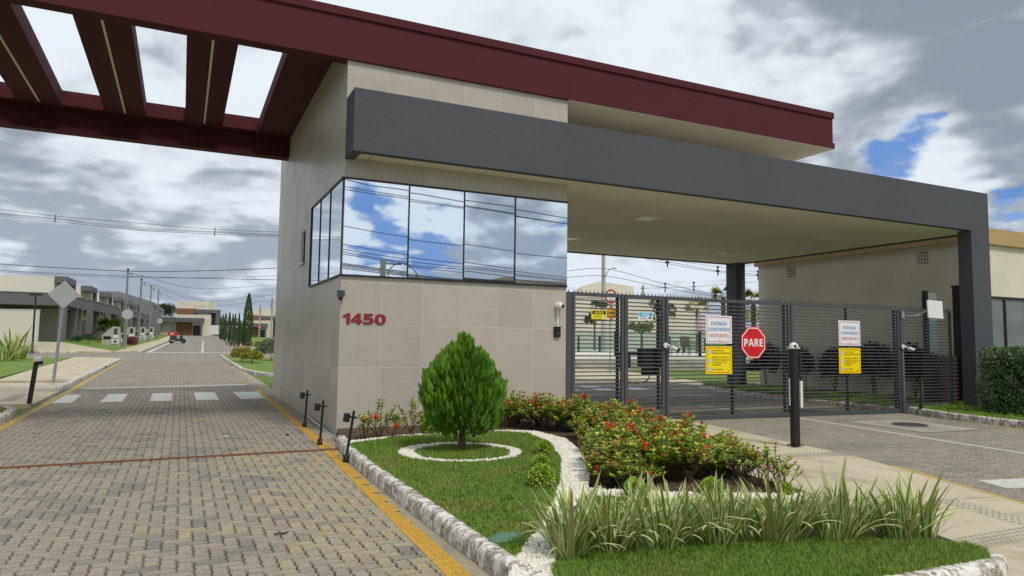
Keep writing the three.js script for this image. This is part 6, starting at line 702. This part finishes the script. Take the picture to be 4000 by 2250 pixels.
// pool terrace: deck, glass balustrade, furniture, trees, walls
const gpx = (x, y) => [2150 + x / 1.8116, 900 + y / 1.8116];
const PD = 42; // metres to the terrace edge
{ const a = atDepth(...gpx(100, 905), PD), b = atDepth(...gpx(1240, 945), PD); const top = a.y; const t = thing('pool_terrace', 'raised white pool terrace wall behind the lawn', 'terrace', [a.x, 0, a.z]); const w = Math.hypot(b.x - a.x, b.z - a.z), ang = Math.atan2(b.z - a.z, b.x - a.x); part('retaining_wall', ext(-4, w, -.2, top - .05, -.3, 0), M([.50, .48, .43], { map: concreteMap, roughness: .9 }), t, null, [0, -ang, 0]); part('deck', ext(-4, w + 6, top - .05, top + .3, -18, -.02), M([.82, .82, .79], { roughness: .8 }), t, null, [0, -ang, 0]);
  const g = thing('glass_balustrade', 'clear glass balustrade with black posts along the pool terrace', 'balustrade', [a.x, top + .3, a.z]); const H = 165 / 1.8116 * PD / FPX; for (let i = 0; i < 8; i++) { const x = -2 + i * 2.55; part('post', ext(x - .09, x + .09, -.1, H, -.12, .0), MAT.black, g, null, [0, -ang, 0]); part('glass_panel', ext(x + .12, x + 2.43, .1, H * .98, -.05, -.035), MAT.pane, g, null, [0, -ang, 0]); }
  const back = thing('rear_fence', 'low black fence posts behind the pool', 'fence', [a.x, top + .3, a.z]); for (let i = 0; i < 13; i++) part('post', ext(-3 + i * 1.55, -2.86 + i * 1.55, 0, H * .8, -9, -8.88), MAT.black, back, null, [0, -ang, 0]);
  // chairs and closed parasol
  const chair = (x, z, l) => { const c = thing('pool_chair', l, 'chair', a.clone().setY(top + .3).add(V(x * Math.cos(ang) - z * -Math.sin(ang), 0, x * Math.sin(ang) + z * Math.cos(ang)))); const m = M([.16, .11, .09], { roughness: .7 }); part('seat', ext(-.34, .34, .45, .52, -.3, .3, .02), m, c); part('backrest', ext(-.36, .36, .52, 1.18, -.36, -.28, .02), m, c, null, [-.12, 0, 0]); for (const [sx, sz] of [[-1, 1], [1, 1], [-1, -1], [1, -1]]) part('leg', cyl(.03, .47, 6), m, c, [sx * .3, 0, sz * .26]); part('armrest', ext(-.38, -.3, .68, .74, -.3, .3), m, c); part('armrest', ext(.3, .38, .68, .74, -.3, .3), m, c); };
  const u = 1 / 1.8116 * PD / FPX; chair(880 * u, -1.2, 'brown wicker chair by the glass balustrade'); chair(1060 * u, -1.6, 'brown wicker chair beside the closed parasol');
  const pp = atDepth(...gpx(1065, 870), PD + 4); const um = thing('closed_parasol', 'closed pale pink parasol on the pool terrace', 'parasol', pp); const hh = 335 / 1.8116 * (PD + 4) / FPX; part('pole', cyl(.04, hh, 8), MAT.white, um); part('canopy', new THREE.LatheGeometry([[.02, hh], [.10, hh * .95], [.2, hh * .8], [.32, hh * .6], [.36, hh * .46], [.30, hh * .40], [.05, hh * .42]].map(p => new THREE.Vector2(...p)), 10), M([.55, .42, .42], { roughness: .9, side: THREE.DoubleSide }), um); part('base', cyl(.35, .12, 14), MAT.slab, um); }
{ // long pale wall and gabled hall behind the pool
  const D = 70, a = atDepth(...gpx(40, 470), D), b = atDepth(...gpx(1095, 520), D), g0 = atDepth(...gpx(220, 395), D), g1 = atDepth(...gpx(592, 395), D); const ang = Math.atan2(b.z - a.z, b.x - a.x), w = Math.hypot(b.x - a.x, b.z - a.z); const t = thing('pool_hall', 'long cream building with a higher gabled block behind the pool', 'building', [a.x, 0, a.z]); part('wall', ext(-12, w, 0, a.y, -8, 0), MAT.cream, t, null, [0, -ang, 0]); const o = V(g0.x - a.x, 0, g0.z - a.z).length(), gw = g0.distanceTo(g1); const sh = new THREE.Shape([new THREE.Vector2(0, 0), new THREE.Vector2(gw, 0), new THREE.Vector2(gw, g1.y), new THREE.Vector2(gw * .35, g0.y + .55), new THREE.Vector2(0, g0.y)]); part('gable_block', boxUV(new THREE.ExtrudeGeometry(sh, { depth: 7, bevelEnabled: false }).translate(o, 0, -7.3)), MAT.cream, t, null, [0, -ang, 0]); part('coping', ext(-12, w + .1, a.y, a.y + .15, -.4, .1), MAT.creamLight, t, null, [0, -ang, 0]); const wn = part('window', ext(.6, 1.4, a.y - 2.2, a.y - .5, .005, .05), MAT.white, t, null, [0, -ang, 0]); part('pane', ext(.68, 1.32, a.y - 2.12, a.y - .58, .05, .06), M([.35, .45, .55], { roughness: .1 }), wn); for (let i = 0; i < 2; i++) part('block_vent', ext(o + gw + 4 + i * 5, o + gw + 4.7 + i * 5, a.y * .62, a.y * .62 + .5, .005, .03), MAT.cream, t, null, [0, -ang, 0]); }
function smallTree(p, h, R, label, seed, cols, leafL = .2) { const t = thing('garden_tree', label, 'tree', p), r = rng(seed), G = [cyl(.09, h * .7, 7, .05)], B = []; for (let i = 0; i < 6; i++) { const a = i * 1.05 + r(), l = R * (.5 + r() * .5); B.push(V(Math.cos(a) * l, h * (.62 + r() * .38), Math.sin(a) * l)); G.push(new THREE.TubeGeometry(new THREE.QuadraticBezierCurve3(V(0, h * .5, 0), V(Math.cos(a) * l * .4, h * .68, Math.sin(a) * l * .4), B[i]), 5, .03, 5)); } part('trunk', merge(G), MAT.bark, t); part('crown', crown(700, r => { const b = B[Math.floor(r() * 6)], d = randDir(r, -.6); return V(b.x + d.x * R * .36, b.y + d.y * R * .3, b.z + d.z * R * .36); }, leafL, cols, seed + 1, .55), MAT.leafMatte, t); return t; }
{ const g1 = [[.035, .085, .02], [.06, .12, .03], [.025, .06, .015]], g2 = [[.10, .17, .03], [.16, .22, .04]]; const k = D => D / FPX / 1.8116; smallTree(atDepth(...gpx(312, 850), 48), 330 * k(48), 70 * k(48), 'small dark tree behind the yellow AVISO sign', 601, g1); smallTree(atDepth(...gpx(775, 850), 50), 345 * k(50), 90 * k(50), 'small dark tree beside the visitor gate hinge', 602, g1); smallTree(atDepth(...gpx(645, 850), 46), 215 * k(46), 75 * k(46), 'young light green tree below the blue AVISO sign', 603, g2); }
palm(atDepth(...gpx(1225, 760), 38), 290 / 1.8116 * 38 / FPX, 14, 1.0, 'yellowing palm behind the rear canopy column', 611, [[.26, .24, .04], [.18, .2, .04]]);
palm(atDepth(...gpx(1040, 880), 58), 330 / 1.8116 * 58 / FPX, 16, 1.3, 'pale feathery palm by the closed parasol', 612, [[.24, .22, .05], [.2, .2, .05]]);
palm(atDepth(...gpx(1440, 800), 36), 290 / 1.8116 * 36 / FPX, 16, 1.0, 'palm between the rear column and the beige hall', 613, [[.2, .19, .05], [.12, .13, .04]]);
bushOf('yellow_shrub', 'yellow flowering shrub far behind the rear canopy column', atDepth(...gpx(1445, 700), 40), .9, 1.2, 500, .16, [[.45, .36, .03], [.3, .28, .05]], 615);
{ const p = onGround(...gpx(422, 1015), .07), D = depthOf(p), k = D / FPX / 1.8116, t = thing('warning_post', 'steel post with yellow pedestrian diamond and round speed sign', 'road sign', p); part('post', cyl(.03, 590 * k, 10), MAT.greyPost, t); const dm = 78 * k; part('diamond_plate', new THREE.BoxGeometry(dm, dm, .01).rotateZ(Math.PI / 4), M([.6, .3, .02], { roughness: .5 }), t, [8 * k, 430 * k, .035]);
  const f = new THREE.PlaneGeometry(dm * .98, dm * .98); part('diamond_face', f, M([1, 1, 1], { roughness: .5, map: canvasTex(256, 256, (x, w) => { x.fillStyle = '#d89a18'; x.fillRect(0, 0, w, w); x.strokeStyle = '#1a1608'; x.lineWidth = 10; x.strokeRect(12, 12, w - 24, w - 24); x.save(); x.translate(w / 2, w / 2); x.rotate(-Math.PI / 4); x.fillStyle = '#1a1608'; x.beginPath(); x.arc(4, -46, 17, 0, 7); x.fill(); x.beginPath(); x.moveTo(-14, -28); x.lineTo(24, -28); x.lineTo(34, 20); x.lineTo(22, 22); x.lineTo(16, 0); x.lineTo(34, 62); x.lineTo(18, 64); x.lineTo(2, 20); x.lineTo(-18, 64); x.lineTo(-32, 60); x.lineTo(-10, 6); x.lineTo(-12, -10); x.lineTo(-30, 12); x.lineTo(-38, 2); x.closePath(); x.fill(); for (let i = 0; i < 4; i++) x.fillRect(-78 + i * 42, 40, 20, 34); x.restore(); }) }), t, [8 * k, 430 * k, .042], [0, 0, Math.PI / 4]);
  const R = 52 * k; part('speed_plate', new THREE.CylinderGeometry(R, R, .01, 32).rotateX(Math.PI / 2), MAT.signBack, t, [4 * k, 548 * k, .035]); part('speed_face', new THREE.CircleGeometry(R * .99, 36), M([1, 1, 1], { roughness: .4, map: canvasTex(256, 256, (x) => { x.fillStyle = '#c4182c'; x.fillRect(0, 0, 256, 256); x.fillStyle = '#eceef0'; x.beginPath(); x.arc(128, 128, 98, 0, 7); x.fill(); x.fillStyle = '#16181c'; fit(x, '20', 128, 106, 96, 100); fit(x, 'Km/h', 128, 178, 92, 44); }) }), t, [4 * k, 548 * k, .043]); }
{ const p = atDepth(...gpx(374, 880), 56), k = 56 / FPX / 1.8116; const t = thing('concrete_lamp_pole', 'tall concrete pole with curved street lamp arm behind the pool', 'utility pole', p); const h = 780 * k; part('pole', cyl(.2, h, 10, .15), MAT.concretePole, t); const a = part('lamp_arm', tube([V(0, h - 270 * k, 0), V(22 * k, h - 210 * k, 0), V(55 * k, h - 165 * k, 0), V(95 * k, h - 158 * k, 0)], .04, 18), MAT.greyPost, t); part('lamp_head', ext(80 * k, 108 * k, h - 162 * k, h - 155 * k, -.1, .1, .02), MAT.greyPost, a);
  const q = atDepth(...gpx(655, 600), 120), kq = 120 / FPX / 1.8116; utilityPole(q, 212 * kq, 'distant concrete pole with insulators above the gate', 0);
  const W = (l, D, lab, r = .02) => wire('overhead_cable', lab, l.map(([x, y]) => atDepth(...gpx(x, y), D)), r);
  W([[60, 295], [115, 288], [374, 270], [800, 375], [1200, 460], [1500, 510]], 56, 'cable from the lamp pole sloping behind the visitor gate'); W([[60, 340], [115, 334], [374, 322], [800, 405], [1200, 470], [1500, 500]], 56.3, 'lower cable on the concrete lamp pole behind the gate'); W([[300, 130], [560, 165], [830, 220], [1185, 285], [1500, 312], [1800, 325]], 60, 'upper cable with spacers beyond the canopy'); W([[300, 140], [560, 175], [830, 235], [1185, 295], [1500, 325], [1800, 340]], 60, 'lower cable with spacers beyond the canopy'); W([[620, 165], [900, 215], [1200, 262], [1500, 300]], 66, 'faint cable behind the spaced pair beyond the canopy', .014); W([[655, 410], [820, 405], [1015, 398], [1250, 380], [1480, 362]], 118, 'distant cable rising beyond the rear column', .03);
  [[828, 226, 60], [1185, 287, 60], [1470, 318, 60], [1015, 398, 118], [812, 404, 118]].forEach(([x, y, D], i) => { const t = thing('cable_spacer', ['first cable spacer on the pair beyond the canopy', 'second cable spacer on the pair beyond the canopy', 'third cable spacer beside the beige hall', 'far cable spacer above the visitor gate', 'far cable spacer by the distant pole'][i], 'cable spacer', atDepth(...gpx(x, y), D)); const s = D / 60; part('bar', ext(-.05 * s, .05 * s, -.42 * s, .42 * s, -.03, .03), MAT.frame, t); part('clamp', merge([ext(-.22 * s, .22 * s, -.06, .06, -.03, .03), ext(-.12 * s, .12 * s, .3 * s, .42 * s, -.04, .04)]), MAT.frame, t); }); }

// ================================================================ BEHIND THE CAMERA, SEEN IN THE MIRRORED PANES, PLUS ADDED BOUNCE GROUND
{ const ZB = 28, mir = (x, y, Z = ZB) => { const p = onZ(x, y, -Z); p.z = Z; return p; }; const zm = (x, y) => [1000 + x / 1.9815, 600 + y / 1.9815];
  const top = mir(...zm(998, 832)); const t = thing('roadside_pole', 'concrete pole with cable loops mirrored in the corner window', 'utility pole', [top.x, 0, ZB]); part('pole', ext(-.15, .15, -.2, top.y, -.12, .12, .02), MAT.concretePole, t); part('cable_loop', new THREE.TorusGeometry(.75, .03, 6, 28), MAT.wire, t, [1.1, top.y - .9, 0], [0, .2, 0]); part('bracket', ext(-.1, 1.1, top.y - .25, top.y - .18, -.05, .05), MAT.frame, t);
  const lines = [[[690, 205], [900, 258], [1190, 293], [1600, 365], [2000, 420], [2405, 490]], [[690, 265], [1190, 345], [1600, 405], [2405, 532]], [[690, 287], [1190, 360], [1600, 414], [2405, 534]], [[680, 568], [1170, 655], [1600, 705], [2000, 762], [2400, 800]], [[678, 710], [1170, 792], [1600, 845], [2400, 950]], [[675, 750], [1170, 825], [1600, 873], [2400, 965]], [[674, 770], [1170, 850], [1600, 890], [2400, 975]], [[673, 785], [1170, 862], [1600, 912], [2400, 1010]], [[672, 858], [1180, 925], [1600, 968], [2400, 1015]], [[672, 868], [1180, 935], [1600, 975], [2400, 1020]], [[672, 880], [1180, 945], [1600, 982], [2400, 1024]], [[672, 895], [1180, 955], [1600, 988], [2400, 1026]]];
  const words = ['topmost', 'second', 'third', 'fourth', 'fifth', 'sixth', 'seventh', 'eighth', 'ninth', 'tenth', 'eleventh', 'lowest']; lines.forEach((l, i) => { const P = l.map(p => mir(...zm(...p), ZB + (i % 3) * .25)); const a = P[0], b = P[P.length - 1]; const d0 = P[0].clone().sub(P[1]).normalize(), d1 = b.clone().sub(P[P.length - 2]).normalize(); const ext0 = a.clone().addScaledVector(d0, 22).add(V(0, .5, 0)), ext1 = b.clone().addScaledVector(d1, 22).add(V(0, .8, 0)); wire('roadside_cable', `${words[i]} roadside cable mirrored in the corner window`, [ext0, ...P, ext1], i === 0 || i > 7 ? .03 : .024); });
  const g = [[1700, 1000], [1800, 990], [1925, 963], [2300, 972], [2405, 985]].map(p => mir(...zm(...p), 44)); const h = thing('opposite_house', 'beige flat roofed house across the road mirrored in the window', 'house', [g[1].x, 0, 44]); const w = 26; const sh = new THREE.Shape([new THREE.Vector2(0, -.2), new THREE.Vector2(w, -.2), new THREE.Vector2(w, g[2].y - .3), new THREE.Vector2(w * .7, g[2].y + .2), new THREE.Vector2(g[2].x - g[1].x, g[2].y), new THREE.Vector2(0, g[1].y)]); part('wall', boxUV(new THREE.ExtrudeGeometry(sh, { depth: 10, bevelEnabled: false })), M([.36, .32, .25], { map: rough, roughness: .9 }), h); part('parapet', ext(-.1, w + .1, g[1].y - .4, g[1].y - .25, -.12, 0), MAT.houseGrey, h); const wd = part('window', ext(4, 7, 1.0, 2.6, -.08, -.002), MAT.frame, h); part('pane', ext(4.1, 6.9, 1.1, 2.5, -.1, -.08), MAT.glassDark, wd); part('gate_door', ext(11, 14.5, -.1, 2.6, -.1, -.002), MAT.houseGrey, h);
  structure('bounce_forecourt', polyGeo([[[-80, 12.02], [80, 12.02], [80, 24], [-80, 24]]], () => -0.02), MAT.farRoad); structure('public_pavement', polyGeo([[[-80, 24.2], [80, 24.2], [80, 43], [-80, 43]]], () => 0.06), MAT.concrete); }  // unseen pale paving added to bounce light up to the canopy soffit
console.log('all ready');
renderer.render(scene, camera);
